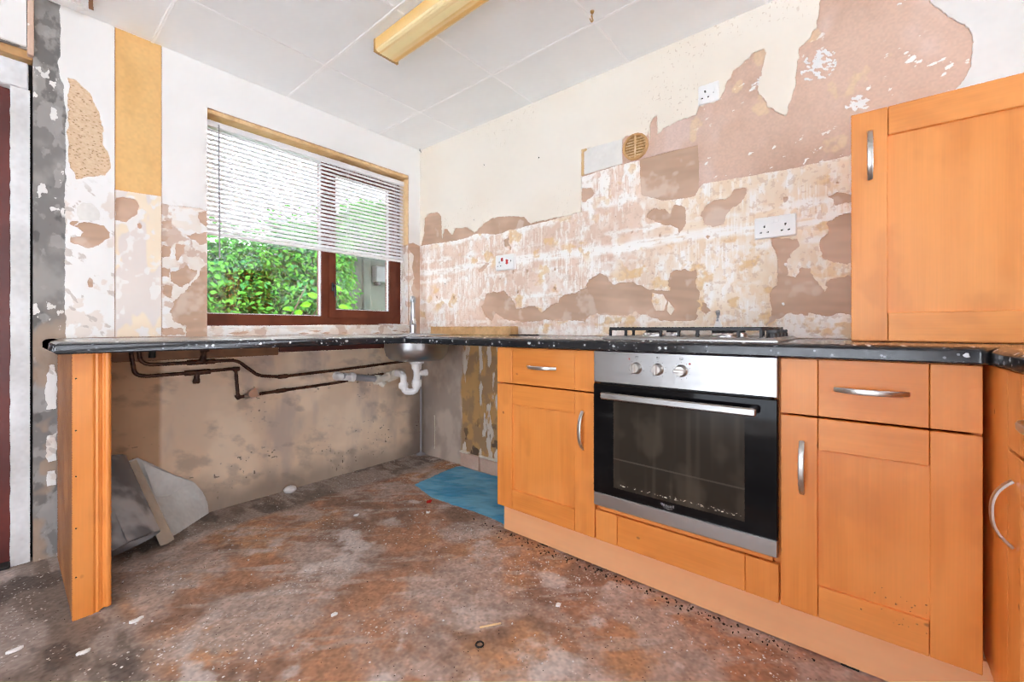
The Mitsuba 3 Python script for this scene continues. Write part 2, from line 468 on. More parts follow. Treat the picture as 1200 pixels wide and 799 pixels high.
M = {
    'm_paint': principled(paint_col, .62, bump=lambda p, n, uv: .0005 * fbm((p.x + p.y) * 60, p.z * 60, 1, 2)),
    'm_white': principled(white_col, .6),
    'm_plain_white': principled((.80, .79, .77), .55),
    'm_plaster': principled(plaster_col, .85, spec=.25, bump=plaster_bump),
    'm_backwall': principled(backwall_col, .85, spec=.25, bump=plaster_bump),
    'm_lowwall': principled(lowwall_col, .85, spec=.25, bump=plaster_bump),
    'm_skim': principled(skim_col, .8, spec=.25, bump=plaster_bump),
    'm_adhesive': principled(adhesive_col, .85, spec=.25, bump=adhesive_bump),
    'm_filler': principled(filler_col, .85, spec=.25, bump=adhesive_bump),
    'm_cream': principled(cream_col, .75, spec=.3),
    'm_panelgrey': principled(plain_mottle((.72, .70, .66), (.78, .76, .72), 6), .6),
    'm_stain': principled(plain_mottle((.62, .40, .17), (.76, .60, .38), 20), .8),
    'm_chip': principled(chip_col, .85, spec=.2, bump=lambda p, n, uv: .002 * noise(p.x * 130, p.z * 200, 2)),
    'm_tan': principled(plain_mottle((.80, .50, .20), (.73, .43, .155), 4), .6),
    'm_ceiling': principled(plain_mottle((.845, .862, .862), (.82, .837, .837), 2, .01), .5),
    'm_joint': principled((.90, .905, .905), .35),
    'm_floor': principled(floor_col, lambda p, n, uv: .42 + .35 * fbm(p.x * 6, p.y * 6, 3, 3), spec=.45, bump=floor_bump),
    'm_blue': principled(plain_mottle((.06, .36, .60), (.18, .50, .70), 11, .1), .55),
    'm_wood_v': principled(wood(True), .36, spec=.5),
    'm_wood_h': principled(wood(False), .36, spec=.5),
    'm_wood_pale': principled(lambda p, n, uv: mix(wood(False)(p, n, uv), (.90, .56, .32), .6), .42),
    'm_worktop': {'type': 'roughplastic', 'diffuse_reflectance': proc(wt_col), 'alpha': .035, 'int_ior': 1.55},
    'm_steel': principled((.42, .42, .42), steel_rough, metallic=1.0),
    'm_nickel': principled((.58, .56, .53), .30, metallic=1.0),
    'm_chrome': principled((.80, .81, .82), .08, metallic=1.0),
    'm_black': principled((.012, .012, .013), .35),
    'm_iron': principled((.007, .007, .0075), .45, spec=.5),
    'm_blackglass': principled((.004, .004, .005), .06, spec=.18),
    'm_ovenglass': principled(glass_dirt, .14, spec=.15),
    'm_red': principled((.45, .02, .02), .4),
    'm_plastic': principled((.84, .84, .83), .3),
    'm_oldplastic': principled((.78, .73, .63), .4),
    'm_greypipe': principled((.30, .30, .315), .45),
    'm_rust': principled(rust_col, .45, metallic=.35),
    'm_brass': principled((.50, .30, .12), .4, metallic=.8),
    'm_lamp': principled(lamp_col, .3, spec=.5),
    'm_lampedge': principled((.42, .25, .09), .4),
    'm_frame': principled(plain_mottle((.115, .026, .011), (.15, .038, .016), 9), .5, spec=.3),
    'm_gasket': principled((.66, .70, .72), .5),
    'm_lintel': principled(plain_mottle((.78, .57, .32), (.66, .43, .20), 6, .1), .6),
    'm_door': principled(plain_mottle((.13, .022, .015), (.09, .016, .012), 5), .4),
    'm_batten': principled(plain_mottle((.26, .125, .055), (.19, .09, .042), 9), .6),
    'm_batten_red': principled(plain_mottle((.11, .030, .020), (.075, .022, .017), 9), .6),
    'm_oak': principled(plain_mottle((.62, .38, .17), (.52, .29, .115), 14, .1), .5),
    'm_slat': principled((.80, .81, .82), .4),
    'm_lino_top': principled(lino_top, .33),
    'm_lino_back': principled(plain_mottle((.64, .645, .615), (.57, .57, .54), 8), .6),
    'm_dark': principled((.02, .018, .016), .7),
    'm_ground': principled(ground_col, .9, spec=.1),
    'm_fence': principled(plain_mottle((.055, .072, .055), (.085, .105, .08), 3), .8),
    'm_fibre': principled(plain_mottle((.17, .18, .18), (.13, .14, .14), 4), .8),
    'm_bark': principled((.10, .07, .045), .9),
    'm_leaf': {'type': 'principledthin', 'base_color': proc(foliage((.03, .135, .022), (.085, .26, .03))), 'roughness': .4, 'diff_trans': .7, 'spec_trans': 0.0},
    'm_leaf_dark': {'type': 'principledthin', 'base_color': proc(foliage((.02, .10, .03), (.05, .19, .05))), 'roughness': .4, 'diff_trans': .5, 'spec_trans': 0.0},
    'm_leaf_lime': {'type': 'principledthin', 'base_color': proc(foliage((.085, .33, .012), (.15, .44, .02))), 'roughness': .4, 'diff_trans': .9, 'spec_trans': 0.0},
    'm_paint_grey': principled(plain_mottle((.74, .735, .71), (.71, .70, .67), 3, .02), .6),
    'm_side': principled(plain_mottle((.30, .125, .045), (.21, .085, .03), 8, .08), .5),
    'm_tan_strip': principled(plain_mottle((.50, .41, .31), (.42, .34, .26), 10), .7),
    'm_jamb': principled(plain_mottle((.79, .80, .81), (.62, .61, .60), 5, .06), .55),
    'm_tap': principled((.42, .43, .45), .12, metallic=1.0),
    'm_glass': {'type': 'thindielectric', 'int_ior': 1.5},
}
scene.update(M)


def S(mesh, m, smooth=False):
    return mikit.ply(mesh, m, smooth=smooth)

# outlines of torn paint, plaster and old coverings: (y, z) on the hob wall, (x, z) on the window wall, (x, y) on the floor; metres
POLY = {
    'paint_edge': [(2.587,1.588),(2.557,1.68),(2.546,1.788),(2.501,1.816),(2.391,1.812),(2.353,1.77),(2.344,1.607),(2.327,1.675),(2.302,1.682),(2.241,1.621),(2.205,1.663),(2.089,1.652),(2.015,1.606),(1.934,1.648),(1.839,1.677),(1.708,1.665),(1.585,1.638),(1.538,1.591),(1.427,1.593),(1.319,1.595),(1.187,1.596),(1.185,1.732),(1.185,1.797),(1.185,1.941),(0.955,1.924),(0.923,1.939),(0.872,1.937),(0.822,1.905),(0.807,1.934),(0.802,1.871),(0.797,1.974),(0.778,1.992),(0.764,1.997),(0.759,1.906),(0.726,1.924),(0.662,1.937),(0.584,1.943),(0.567,1.973),(0.481,1.975),(0.454,2.038),(0.432,2.081),(0.477,2.061),(0.438,2.059),(0.427,2.08),(0.378,2.106),(0.356,2.126),(0.306,2.13),(0.301,2.108),(0.313,2.064),(0.331,1.965),(0.306,1.915),(0.299,1.881),(0.282,1.875),(0.268,1.854),(0.228,1.825),(0.221,1.87),(0.201,1.922),(0.195,1.986),(0.188,2.053),(0.185,2.083),(0.153,2.108),(0.132,2.14),(0.123,2.185),(0.119,2.244)],
    'paint_right': [(-0.183,2.094),(-0.195,2.071),(-0.213,2.046),(-0.23,2.012),(-0.245,1.994),(-0.268,1.965),(-0.281,1.949),(-0.291,1.907),(-0.287,1.844),(-0.283,1.821),(-0.277,1.798),(-0.263,1.77)],
    'skim_low': [(0.852,1.802),(0.698,1.805),(0.575,1.799),(0.569,1.699),(0.571,1.594),(0.55,1.616),(0.427,1.61),(0.2,1.603),(0.022,1.608)],
    'square': [(0.852,1.802),(0.698,1.805),(0.575,1.799),(0.569,1.699),(0.571,1.594),(0.584,1.565),(0.653,1.565),(0.735,1.574),(0.842,1.621),(0.852,1.71)],
    'skim_left': [(0.852,1.802),(0.812,1.816),(0.802,1.871)],
    'adh_top': [(2.639,1.58),(2.557,1.585),(2.327,1.577),(2.185,1.572),(2.089,1.579),(1.996,1.593),(1.925,1.585),(1.839,1.564),(1.773,1.561),(1.708,1.576),(1.661,1.575),(1.585,1.575),(1.538,1.58),(1.427,1.582),(1.319,1.59),(1.185,1.596),(1.185,1.732),(1.185,1.791),(1.065,1.795),(0.908,1.807),(0.852,1.798)],
    'holes': [[(1.952,1.097),(1.899,1.184),(1.756,1.195),(1.692,1.149),(1.653,1.075),(1.526,1.089),(1.455,1.052),(1.413,1.079),(1.346,1.099),(1.319,1.132),(1.205,1.164),(1.151,1.176),(1.145,1.218),(1.075,1.249),(1.03,1.225),(1.002,1.183),(0.912,1.196),(0.85,1.173),(0.811,1.146),(0.706,1.135),(0.702,1.223),(0.652,1.232),(0.574,1.221),(0.574,1.221),(0.578,1.159),(0.562,1.123),(0.57,1.079),(0.562,1.052),(0.578,1.026),(0.581,0.982),(0.583,0.989),(0.706,0.992),(0.782,1.002),(0.87,1.033),(0.943,1.018),(1.133,1.028),(1.169,0.992),(1.427,1.0),(1.555,0.99),(1.74,1.004),(1.822,1.055),(1.856,1.005),(1.916,1.025)],[(0.82,1.511),(0.782,1.547),(0.725,1.532),(0.702,1.508),(0.679,1.542),(0.643,1.54),(0.622,1.487),(0.63,1.434),(0.652,1.41),(0.706,1.45),(0.782,1.476)],[(0.562,1.472),(0.533,1.519),(0.508,1.537),(0.453,1.526),(0.422,1.562),(0.399,1.566),(0.381,1.562),(0.377,1.536),(0.399,1.499),(0.437,1.48),(0.461,1.42),(0.5,1.409),(0.549,1.43)],[(0.095,1.467),(0.068,1.477),(0.022,1.46),(0.011,1.458),(0.011,1.425),(0.022,1.431),(0.068,1.425)],[(0.095,1.366),(0.056,1.39),(0.011,1.389),(0.011,1.197),(0.08,1.204),(0.113,1.241),(0.119,1.302),(0.098,1.329)],[(0.284,1.328),(0.191,1.316),(0.188,1.28),(0.217,1.26),(0.227,1.214),(0.223,1.167),(0.197,1.157),(0.178,1.202),(0.153,1.192),(0.134,1.137),(0.104,1.094),(0.095,1.127),(0.074,1.144),(0.011,1.15),(0.011,0.998),(0.068,1.007),(0.128,1.008),(0.217,1.017),(0.243,1.006),(0.27,0.987),(0.305,0.967),(0.277,1.027),(0.291,1.092),(0.264,1.138),(0.26,1.233)],[(1.756,1.521),(1.708,1.533),(1.705,1.478),(1.748,1.469)],[(1.185,1.732),(1.121,1.719),(1.107,1.685),(1.133,1.658),(1.185,1.647)],[(0.557,1.078),(0.533,1.069),(0.52,1.033),(0.541,1.016),(0.557,1.034)],[(1.978,1.344),(1.908,1.389),(1.873,1.379),(1.925,1.339),(1.969,1.324)]],
    'islands': [[(0.786,1.13),(0.734,1.118),(0.716,1.085),(0.734,1.039),(0.772,1.04),(0.791,1.088)],[(0.706,1.084),(0.679,1.047),(0.697,1.015),(0.716,1.038)]],
    'grille': [(0.944,1.891),(0.812,1.854),(0.877,1.939),(0.877,1.804)],
    'panel': [(1.185,1.941),(0.908,1.925),(0.908,1.807),(1.18,1.798)],
    'sock_cooker': [(1.802,1.428),(1.646,1.408),(1.646,1.321),(1.802,1.322)],
    'sock_double': [(0.342,1.416),(0.194,1.417),(0.193,1.331),(0.341,1.33)],
    'sock_upper': [(0.573,2.064),(0.484,2.058),(0.481,1.972),(0.57,1.975)],
    'below': [(2.556,0.691),(2.111,0.774),(1.818,0.802),(1.818,0.064),(2.111,0.033),(2.556,0.009)],
    'ochre_low': [(2.111,0.786),(1.759,0.799),(1.759,0.159),(1.987,0.121),(2.145,0.104),(2.128,0.446)],
    'b_chip': [(0.179,2.016),(0.198,2.016),(0.224,1.999),(0.253,1.966),(0.274,1.908),(0.284,1.845),(0.284,1.769),(0.308,1.72),(0.312,1.673),(0.294,1.635),(0.237,1.61),(0.198,1.59),(0.198,1.617),(0.182,1.636),(0.176,1.787),(0.178,1.915)],
    'b_holeA': [(0.192,1.389),(0.224,1.416),(0.243,1.417),(0.291,1.41),(0.308,1.384),(0.305,1.36),(0.27,1.321),(0.237,1.302),(0.211,1.312),(0.182,1.321),(0.185,1.34),(0.217,1.348),(0.224,1.369),(0.204,1.386),(0.182,1.399),(0.188,1.413),(0.211,1.413)],
    'b_greyA': [(0.204,1.476),(0.224,1.499),(0.25,1.501),(0.274,1.473),(0.274,1.435),(0.25,1.426),(0.211,1.418),(0.203,1.444)],
    'b_holeA2': [(0.234,1.157),(0.243,1.176),(0.253,1.168),(0.253,1.135),(0.24,1.131)],
    'b_holeB': [(0.324,1.542),(0.354,1.553),(0.395,1.554),(0.408,1.527),(0.403,1.491),(0.362,1.443),(0.324,1.443)],
    'b_holeB2': [(0.4,1.44),(0.41,1.449),(0.419,1.436),(0.414,1.418),(0.403,1.421)],
    'b_tan': [(0.324,2.322),(0.489,2.323),(0.489,1.589),(0.324,1.58)],
    'b_edgeC': [(0.491,1.561),(0.525,1.553),(0.593,1.563),(0.646,1.569),(0.671,1.558)],
    'b_holesC': [[(0.525,1.035),(0.538,1.078),(0.559,1.11),(0.576,1.133),(0.606,1.167),(0.637,1.202),(0.657,1.27),(0.674,1.283),(0.674,0.913),(0.593,0.919),(0.584,0.973),(0.533,0.993)],[(0.529,1.224),(0.559,1.243),(0.58,1.261),(0.628,1.245),(0.606,1.194),(0.559,1.163),(0.529,1.182)],[(0.492,1.468),(0.525,1.474),(0.525,1.445),(0.492,1.439)],[(0.492,1.354),(0.525,1.354),(0.521,1.307),(0.492,1.303)],[(0.546,1.368),(0.58,1.368),(0.576,1.324),(0.546,1.289)],[(0.593,1.418),(0.671,1.448),(0.671,1.393),(0.646,1.383)],[(0.496,0.951),(0.572,0.951),(0.576,0.925),(0.496,0.926)],[(0.494,1.406),(0.515,1.4),(0.509,1.378),(0.494,1.381)],[(0.496,1.241),(0.517,1.243),(0.517,1.207),(0.496,1.205)],[(0.637,1.54),(0.671,1.553),(0.671,1.481),(0.646,1.498)],[(0.501,1.159),(0.524,1.161),(0.521,1.108),(0.505,1.107)]],
    'b_right_edge': [(1.936,1.571),(1.983,1.61),(2.047,1.627)],
    'b_greyedge': [(0.157,2.331),(0.154,2.284),(0.157,2.223),(0.155,2.104),(0.148,2.074),(0.157,2.006),(0.166,1.983),(0.168,1.911),(0.173,1.859),(0.168,1.784),(0.173,1.714),(0.17,1.64),(0.17,1.568),(0.168,1.495),(0.171,1.397),(0.17,1.324),(0.168,1.242),(0.17,1.17),(0.168,1.097),(0.171,1.006),(0.17,0.916)],
    'f_blue': [(1.603,2.086),(1.826,2.124),(2.079,2.145),(2.105,1.863),(2.064,1.379),(1.67,1.116),(1.582,1.361),(1.564,1.52),(1.551,1.7),(1.538,1.899)],
    'f_flakes': [(0.279,1.82),(0.262,2.025),(0.021,2.083),(0.118,2.2)],
}

# ------------------------------------------------------------------ the shell of the room
WX0, WX1, WZ0, WZ1 = 0.674, 1.934, 0.955, 2.095     # window opening
DX1, DZ1 = 0.080, 2.085                              # back door opening
back = sbox(XL - .25, -.01, XW + .25, ZC + .1).difference(sbox(WX0, WZ0, WX1, WZ1)).difference(sbox(-.80, -.02, DX1, DZ1))
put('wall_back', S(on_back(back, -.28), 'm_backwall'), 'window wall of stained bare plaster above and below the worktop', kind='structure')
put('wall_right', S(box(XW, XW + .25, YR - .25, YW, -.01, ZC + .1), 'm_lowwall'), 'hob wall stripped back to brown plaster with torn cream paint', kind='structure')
left = sbox(YR, -.01, YW, ZC + .1).difference(sbox(-.35, -.02, 1.4, 2.14))  # unseen opening, enlarged down to the floor to light the room
m = prism(left, .25)
v = m.vertices.copy()
m.vertices = np.c_[XL - .25 + v[:, 2], v[:, 0], v[:, 1]]
m.fix_normals()
put('wall_left', S(m, 'm_plain_white'), 'white wall left of the camera with a window opening enlarged to let in daylight', kind='structure')
rear = sbox(XL - .25, -.01, XW, ZC + .1).difference(sbox(-1.75, -.02, .45, 2.2))  # unseen opening, added to bring daylight in from behind
put('wall_rear', S(on_back(rear, .25, YR), 'm_plain_white'), 'white wall behind the camera with a wide opening added to let in daylight', kind='structure')
put('floor', S(box(XL - .25, XW + .25, YR - .25, YW + .28, -.12, 0), 'm_floor'), 'bare concrete kitchen floor stained brown and grey', kind='structure')
put('ceiling', S(box(XL - .25, XW + .25, YR - .25, YW + .28, ZC, ZC + .12), 'm_ceiling'), 'pale grey panelled ceiling', kind='structure')
put('ground', S(box(-40, 40, -40, 40, -.3, -.125), 'm_ground'), 'ground outside the window', kind='structure')

# ceiling boards: 0.61 m squares, bevelled, with cover strips between them
TS = .612
xs = [1.678 - TS * k for k in range(-1, 7)]
ys = [1.522 + TS * k for k in range(-8, 3)]
for i in range(len(xs) - 1):
    for j in range(len(ys) - 1):
        x0, x1 = max(xs[i + 1], XL), min(xs[i], XW)
        y0, y1 = max(ys[j], YR), min(ys[j + 1], YW)
        if x1 - x0 > .03 and y1 - y0 > .03:
            put('ceiling__panel', S(cbox(x0 + .004, x1 - .004, y0 + .004, y1 - .004, ZC - .006, ZC, .004), 'm_ceiling'))
for x in xs:
    if XL < x < XW:
        put('ceiling__cover_strip', S(cbox(x - .008, x + .008, YR, YW, ZC - .0085, ZC - .001, .004), 'm_joint'))
for y in ys:
    if YR < y < YW:
        put('ceiling__cover_strip', S(cbox(XL, XW, y - .007, y + .007, ZC - .0075, ZC - .001, .003), 'm_joint'))

# cream paint, skim coat and tile adhesive left on the hob wall
pe, pr = POLY['paint_edge'], POLY['paint_right']
edge = rough_edge(pe, .0045, .003, 1, False, .016)
paint = Polygon([(YW, ZC), (YW, edge[0][1])] + [tuple(q) for q in edge] + [(pe[-1][0] - .004, ZC)]).buffer(0)
put('wall_right__paint_coat', S(on_right(paint, .006), 'm_paint'), 'cream paint with a torn lower edge')
edge2 = rough_edge(pr, .004, .004, 2, False, .012)
paint2 = Polygon([(pr[0][0] + .03, ZC)] + [tuple(q) for q in edge2] + [(-.2, 1.7), (-.2, 1.6), (YR, 1.6), (YR, ZC)]).buffer(0)
put('wall_right__paint_coat', S(on_right(paint2, .006), 'm_paint_grey'), 'cream paint with a ragged rounded edge')
square = rough_poly(POLY['square'], .002, .006, 3)
sl = rough_edge(POLY['skim_low'], .0015, .006, 4, False)
skim = Polygon([tuple(q) for q in sl] + [(-.3, 1.607), (-.3, ZC), (.95, ZC), (.95, 1.80)]).buffer(0).difference(paint.buffer(.001)).difference(paint2.buffer(.001)).difference(square)
skim = unary_union([g for g in getattr(skim, 'geoms', [skim]) if g.area > .002])
put('wall_right__skim_coat', S(on_right(skim, .003), 'm_skim'), 'bare pinkish skim plaster')
patch = rough_poly([(1.93, 1.56), (2.60, 1.56), (2.60, 1.80), (1.45, 1.80), (1.45, 1.575)], .002, .01, 5).difference(paint.buffer(.001))
at = rough_edge(POLY['adh_top'], .003, .006, 6, False)
adh = Polygon([(YW, at[0][1])] + [tuple(q) for q in at if q[0] < YW] + [tuple(q) for q in sl[int(len(sl) * .02):]] + [(-.5, 1.607), (-.5, .915), (YW, .915)]).buffer(0)
adh = adh.difference(paint.buffer(.001)).difference(skim.buffer(.0008)).difference(square)
for k, hpts in enumerate(POLY['holes']):
    adh = adh.difference(rough_poly(hpts, .0075, .0028, 20 + k, .022))
rng = np.random.default_rng(5)
for k in range(46):       # small chips out of the adhesive
    c = np.array([rng.uniform(.05, 2.55), rng.uniform(.95, 1.57)])
    r = rng.uniform(.004, .013)
    adh = adh.difference(rough_poly([c + r * rng.uniform(.6, 1.3) * np.array([math.cos(t), 1.2 * math.sin(t)]) for t in np.linspace(0, 6.28, 9)[:-1]], .002, .004, 60 + k))
for hpts in POLY['islands']:
    adh = adh.union(rough_poly(hpts, .002, .006, 50))
adh = unary_union([g for g in getattr(adh, 'geoms', [adh]) if g.area > 1e-4])
put('wall_right__adhesive_coat', S(on_right(adh, .0055), 'm_adhesive'), 'tile adhesive smeared white with broken-out patches')
# where the extractor hood was: a pale panel with a stained left edge
put('wall_right__pale_panel', S(on_right(Polygon([(1.168, 1.80), (.945, 1.806), (.945, 1.932), (1.168, 1.938)]), .0066), 'm_panelgrey'), 'pale grey rectangle of old paint')
put('wall_right__stained_border', S(on_right(rough_poly([(1.186, 1.797), (1.168, 1.80), (1.168, 1.925), (1.150, 1.926), (1.150, 1.940), (1.186, 1.942)], .001, .006, 7), .0074), 'm_stain'), 'yellow-brown stained edge')
# the window wall: chipboard and hardboard strips, white coats, patched filler
ge = rough_edge(POLY['b_greyedge'], .0035, .006, 8, False)
boardA = Polygon([tuple(q) for q in ge] + [(.322, .915), (.322, ZC)]).buffer(0)
put('wall_back__chipboard', S(on_back(boardA.buffer(-.004), .007), 'm_chip'), 'bare chipboard strip showing through torn white paint')
hA = rough_poly(POLY['b_holeA'], .004, .004, 9)
hA2 = rough_poly(POLY['b_holeA2'], .001, .004, 10)
gA = rough_poly(POLY['b_greyA'], .002, .005, 11)
chip = rough_poly(POLY['b_chip'], .005, .004, 12)
put('wall_back__bare_patch', S(on_back(hA.buffer(.006).union(hA2.buffer(.004)), .0085), 'm_plaster'), 'bare brown patch')
put('wall_back__grey_patch', S(on_back(gA.buffer(.004), .0085), 'm_panelgrey'), 'pale grey patch')
coatA = boardA.difference(chip).difference(hA).difference(hA2).difference(gA)
put('wall_back__white_coat', S(on_back(coatA, .0105), 'm_white'), 'white painted strip beside the grey render')
bt = POLY['b_tan']
put('wall_back__hardboard_strip', S(on_back(Polygon([(.3255, bt[3][1]), (.3255, ZC), (.487, ZC), (.487, bt[2][1])]), .006), 'm_tan'), 'plain orange-tan hardboard strip')
hB = rough_poly(POLY['b_holeB'], .004, .004, 13).union(rough_poly(POLY['b_holeB2'], .0008, .003, 14))
cb = Polygon([(.3255, .915), (.3255, bt[3][1]), (.487, bt[2][1]), (.487, .915)]).difference(hB)
put('wall_back__cream_strip', S(on_back(cb, .0075), 'm_cream'), 'mottled cream strip with a brown hole')
ec = rough_edge(POLY['b_edgeC'], .003, .006, 15, False)
white = Polygon([(.4905, ZC), (.4905, ec[0][1])] + [tuple(q) for q in ec if q[0] > .4905] + [(.70, 1.585), (1.90, 1.55), (1.92, 1.585)] + [tuple(q) for q in rough_edge([(1.93, 1.585), (1.98, 1.60), (XW, 1.58)], .004, .006, 16, False)] + [(XW, ZC)]).buffer(0).difference(sbox(WX0, WZ0, WX1, WZ1))
white = unary_union([g for g in getattr(white, 'geoms', [white]) if g.area > .01])
put('wall_back__white_coat', S(on_back(white, .003), 'm_white'), 'white painted plaster around the window')
filler = sbox(.4905, .915, WX0, 1.62).difference(white.buffer(.001))
for k, hp in enumerate(POLY['b_holesC']):
    filler = filler.difference(rough_poly(np.asarray(Polygon(hp).buffer(.004).exterior.coords)[:-1], .0065, .003, 70 + k, .016))
put('wall_back__filler_coat', S(on_back(filler, .0025), 'm_filler'), 'patchy white filler with brown holes')
fr = Polygon(rough_edge([(1.938, .97), (1.985, .975), (1.985, 1.18), (1.955, 1.25), (1.985, 1.33), (1.962, 1.42), (1.985, 1.50), (1.938, 1.54)], .003, .006, 17)).buffer(0)
put('wall_back__filler_coat', S(on_back(fr, .0025), 'm_filler'), 'narrow strip of white filler right of the window')

scr = np.random.default_rng(3)
for n, (yc, zc, dy, dz, thr) in enumerate(((.122, 1.985, .058, .062, .50), (.0, 1.795, .042, .032, .47), (.325, 2.0, .03, .04, .52), (-.12, 2.13, .03, .03, .56))):
    gy_, gz_ = np.meshgrid(np.arange(yc - dy, yc + dy, .0024), np.arange(zc - dz, zc + dz, .0024))
    ee = np.sqrt(((gy_ - yc) / dy) ** 2 + ((gz_ - zc) / dz) ** 2)
    f_ = meshkit.fbm(np.stack([(gy_ + gz_ * .7) * 55, (gz_ - gy_ * .7) * 120, np.full_like(gy_, n * 5.3)], -1), 4)
    on = f_ > thr + .16 * np.clip(ee - .35, 0, 1) + (ee > 1)
    blob = unary_union([sbox(y, z, y + .00245, z + .00245) for y, z in zip(gy_[on], gz_[on])]).buffer(.0014).buffer(-.0010).simplify(.0006)
    for g_ in [q for q in getattr(blob, 'geoms', [blob]) if q.area > 3e-5]:
        put('wall_right__white_scrape', S(on_right(g_, .0036), 'm_plain_white'), 'white scrape of old adhesive')
under = sbox(WX0, .9135, WX1 + .05, .9545)
for k in range(11):
    x = scr.uniform(.7, 1.95)
    z = scr.uniform(.92, .95)
    L = scr.uniform(.01, .05)
    under = under.difference(rough_poly([(x - L, z), (x, z - .007), (x + L, z), (x, z + .006)], .003, .004, 140 + k))
put('wall_back__mortar_strip', S(on_back(under, .004), 'm_filler'), 'rough cream mortar under the window')

# back door: frame, head and a dark red leaf
door = 'door_1'
tag(door, 'dark red back door in a chipped white frame', kind='structure')
USED[door] = 0
put('door_1__leaf', S(cbox(-.78, .022, 2.655, 2.70, .005, 1.925, .003), 'm_door'), 'dark red painted leaf')
jag = rough_edge([(.020, 0), (.020, 1.925)], .002, .01, 3, False, .03)
jamb = Polygon([tuple(q) for q in jag] + [(.072, 1.925), (.072, 0)]).buffer(0)
put('door_1__jamb', S(on_back(jamb, -.09, 2.615), 'm_jamb'), 'chipped white jamb')
put('door_1__head', S(cbox(-.80, .068, 2.618, 2.70, 1.928, 2.035, .004), 'm_jamb'), 'white head board')
put('door_1__gap_fill', S(box(.060, DX1, 2.665, 2.72, 0, DZ1), 'm_dark'), 'dark box added to close the gap beside the jamb')  # added dark box, keeps bright outdoors from showing through the gap
put('door_1__threshold', S(cbox(-.80, .02, 2.60, 2.72, 0, .012, .004), 'm_dark'), 'dark threshold')
put('door_1__lintel_board', S(cbox(-.80, DX1, 2.612, 2.70, 2.05, 2.085, .002), 'm_oak'), 'brown board over the door')
put('door_1__bead', S(cbox(.064, .082, 2.585, 2.615, 2.06, ZC, .003), 'm_skim'), 'broken wooden bead')
over = Polygon([(-.85, 2.09), (.062, 2.09), (.062, ZC), (-.85, ZC)])
put('wall_back__white_coat', S(on_back(over, .012), 'm_white'), 'white painted wall over the back door')
for k, (z0, z1) in enumerate([(.62, .80), (.40, .50), (.30, .36)]):
    pl = rough_poly([(.118, z0), (.142, z0), (.147, (z0 + z1) / 2), (.140, z1), (.121, z1), (.114, (z0 + z1) / 2)], .004, .006, 30 + k)
    put('wall_back__plaster_flake', S(on_back(pl, .004), 'm_white'), 'white scrap of old paint on the grey render')

# ------------------------------------------------------------------ window, blind
win = 'window_1'
YF = 2.70


def ring(x0, x1, z0, z1, l, r, b, t):
    return sbox(x0, z0, x1, z1).difference(sbox(x0 + l, z0 + b, x1 - r, z1 - t))


def front(poly, y0, y1):
    """polygon in (x, z) between depths y0 < y1."""
    m = prism(poly, y1 - y0)
    v = m.vertices.copy()
    m.vertices = np.c_[v[:, 0], y1 - v[:, 2], v[:, 1]]
    m.fix_normals()
    return m


put('window_1', S(front(ring(WX0 - .045, WX1, .958, WZ1, .058, .05, .075, .05).union(sbox(1.325, .97, 1.375, 2.08)), YF, YF + .065), 'm_frame'), 'mahogany brown window frame with a fixed and an opening light', kind='structure')
put('window_1__sash', S(front(ring(1.368, 1.892, 1.026, 2.052, .046, .062, .052, .075), YF - .012, YF + .045), 'm_frame'), 'brown opening sash')
put('window_1__pane', S(box(.675, 1.328, YF + .03, YF + .034, 1.03, 2.047), 'm_glass'))
put('window_1__pane', S(box(1.412, 1.832, YF + .02, YF + .024, 1.076, 1.98), 'm_glass'))
put('window_1__gasket', S(front(ring(.686, 1.325, 1.033, 2.045, .006, .006, .006, .006), YF + .012, YF + .03), 'm_gasket'), 'pale glazing gasket')
put('window_1__gasket', S(front(ring(1.414, 1.83, 1.078, 1.977, .006, .006, .006, .006), YF + .002, YF + .02), 'm_gasket'), 'pale glazing gasket')
hnd = cat(cbox(1.383, 1.399, YF - .022, YF - .012, 1.20, 1.255, .003), tube(bend([(1.391, YF - .02, 1.235), (1.391, YF - .05, 1.235), (1.391, YF - .05, 1.16)], .012), .0065, 10))
put('window_1__window_handle', S(hnd, 'm_black', 40), 'dark casement handle')
put('window_1__lintel_board', S(cbox(WX0, WX1, 2.605, YF, WZ1 - .022, WZ1, .002), 'm_lintel'), 'bare timber board over the window')
put('window_1__reveal_board', S(cbox(WX1 - .008, WX1, 2.602, YF, 1.58, WZ1 - .022, .002), 'm_lintel'), 'bare timber reveal')
rv = rough_poly([(2.605, .975), (YF - .005, .975), (YF - .005, 1.55), (2.605, 1.575)], .003, .008, 18)
rm = prism(rv, .004)
v = rm.vertices.copy()
rm.vertices = np.c_[WX1 - v[:, 2], v[:, 0], v[:, 1]]
rm.fix_normals()
put('window_1__reveal_filler', S(rm, 'm_filler'), 'flaking white reveal')
sm = box(WX0, WX1, 2.597, YF, WZ0, .972).subdivide().subdivide().subdivide().subdivide()
v = sm.vertices.copy()
v[:, 2] += np.where(v[:, 2] > .96, (meshkit.fbm(v * 40, 3) - .5) * .012 + (v[:, 0] - 1.3) * .009, 0)
v[:, 1] += np.where(v[:, 1] < 2.6, (meshkit.fbm(v * 50 + 7, 3) - .7) * .008, 0)
sm.vertices = v
put('window_1__sill', S(sm, 'm_filler', 40), 'rough mortar sill')
put('plastic_strip', S(cbox(1.70, 1.95, 2.612, 2.634, .9785, .984, .002), 'm_plastic'), 'thin white plastic strip lying on the right end of the rough window sill', 'strip')

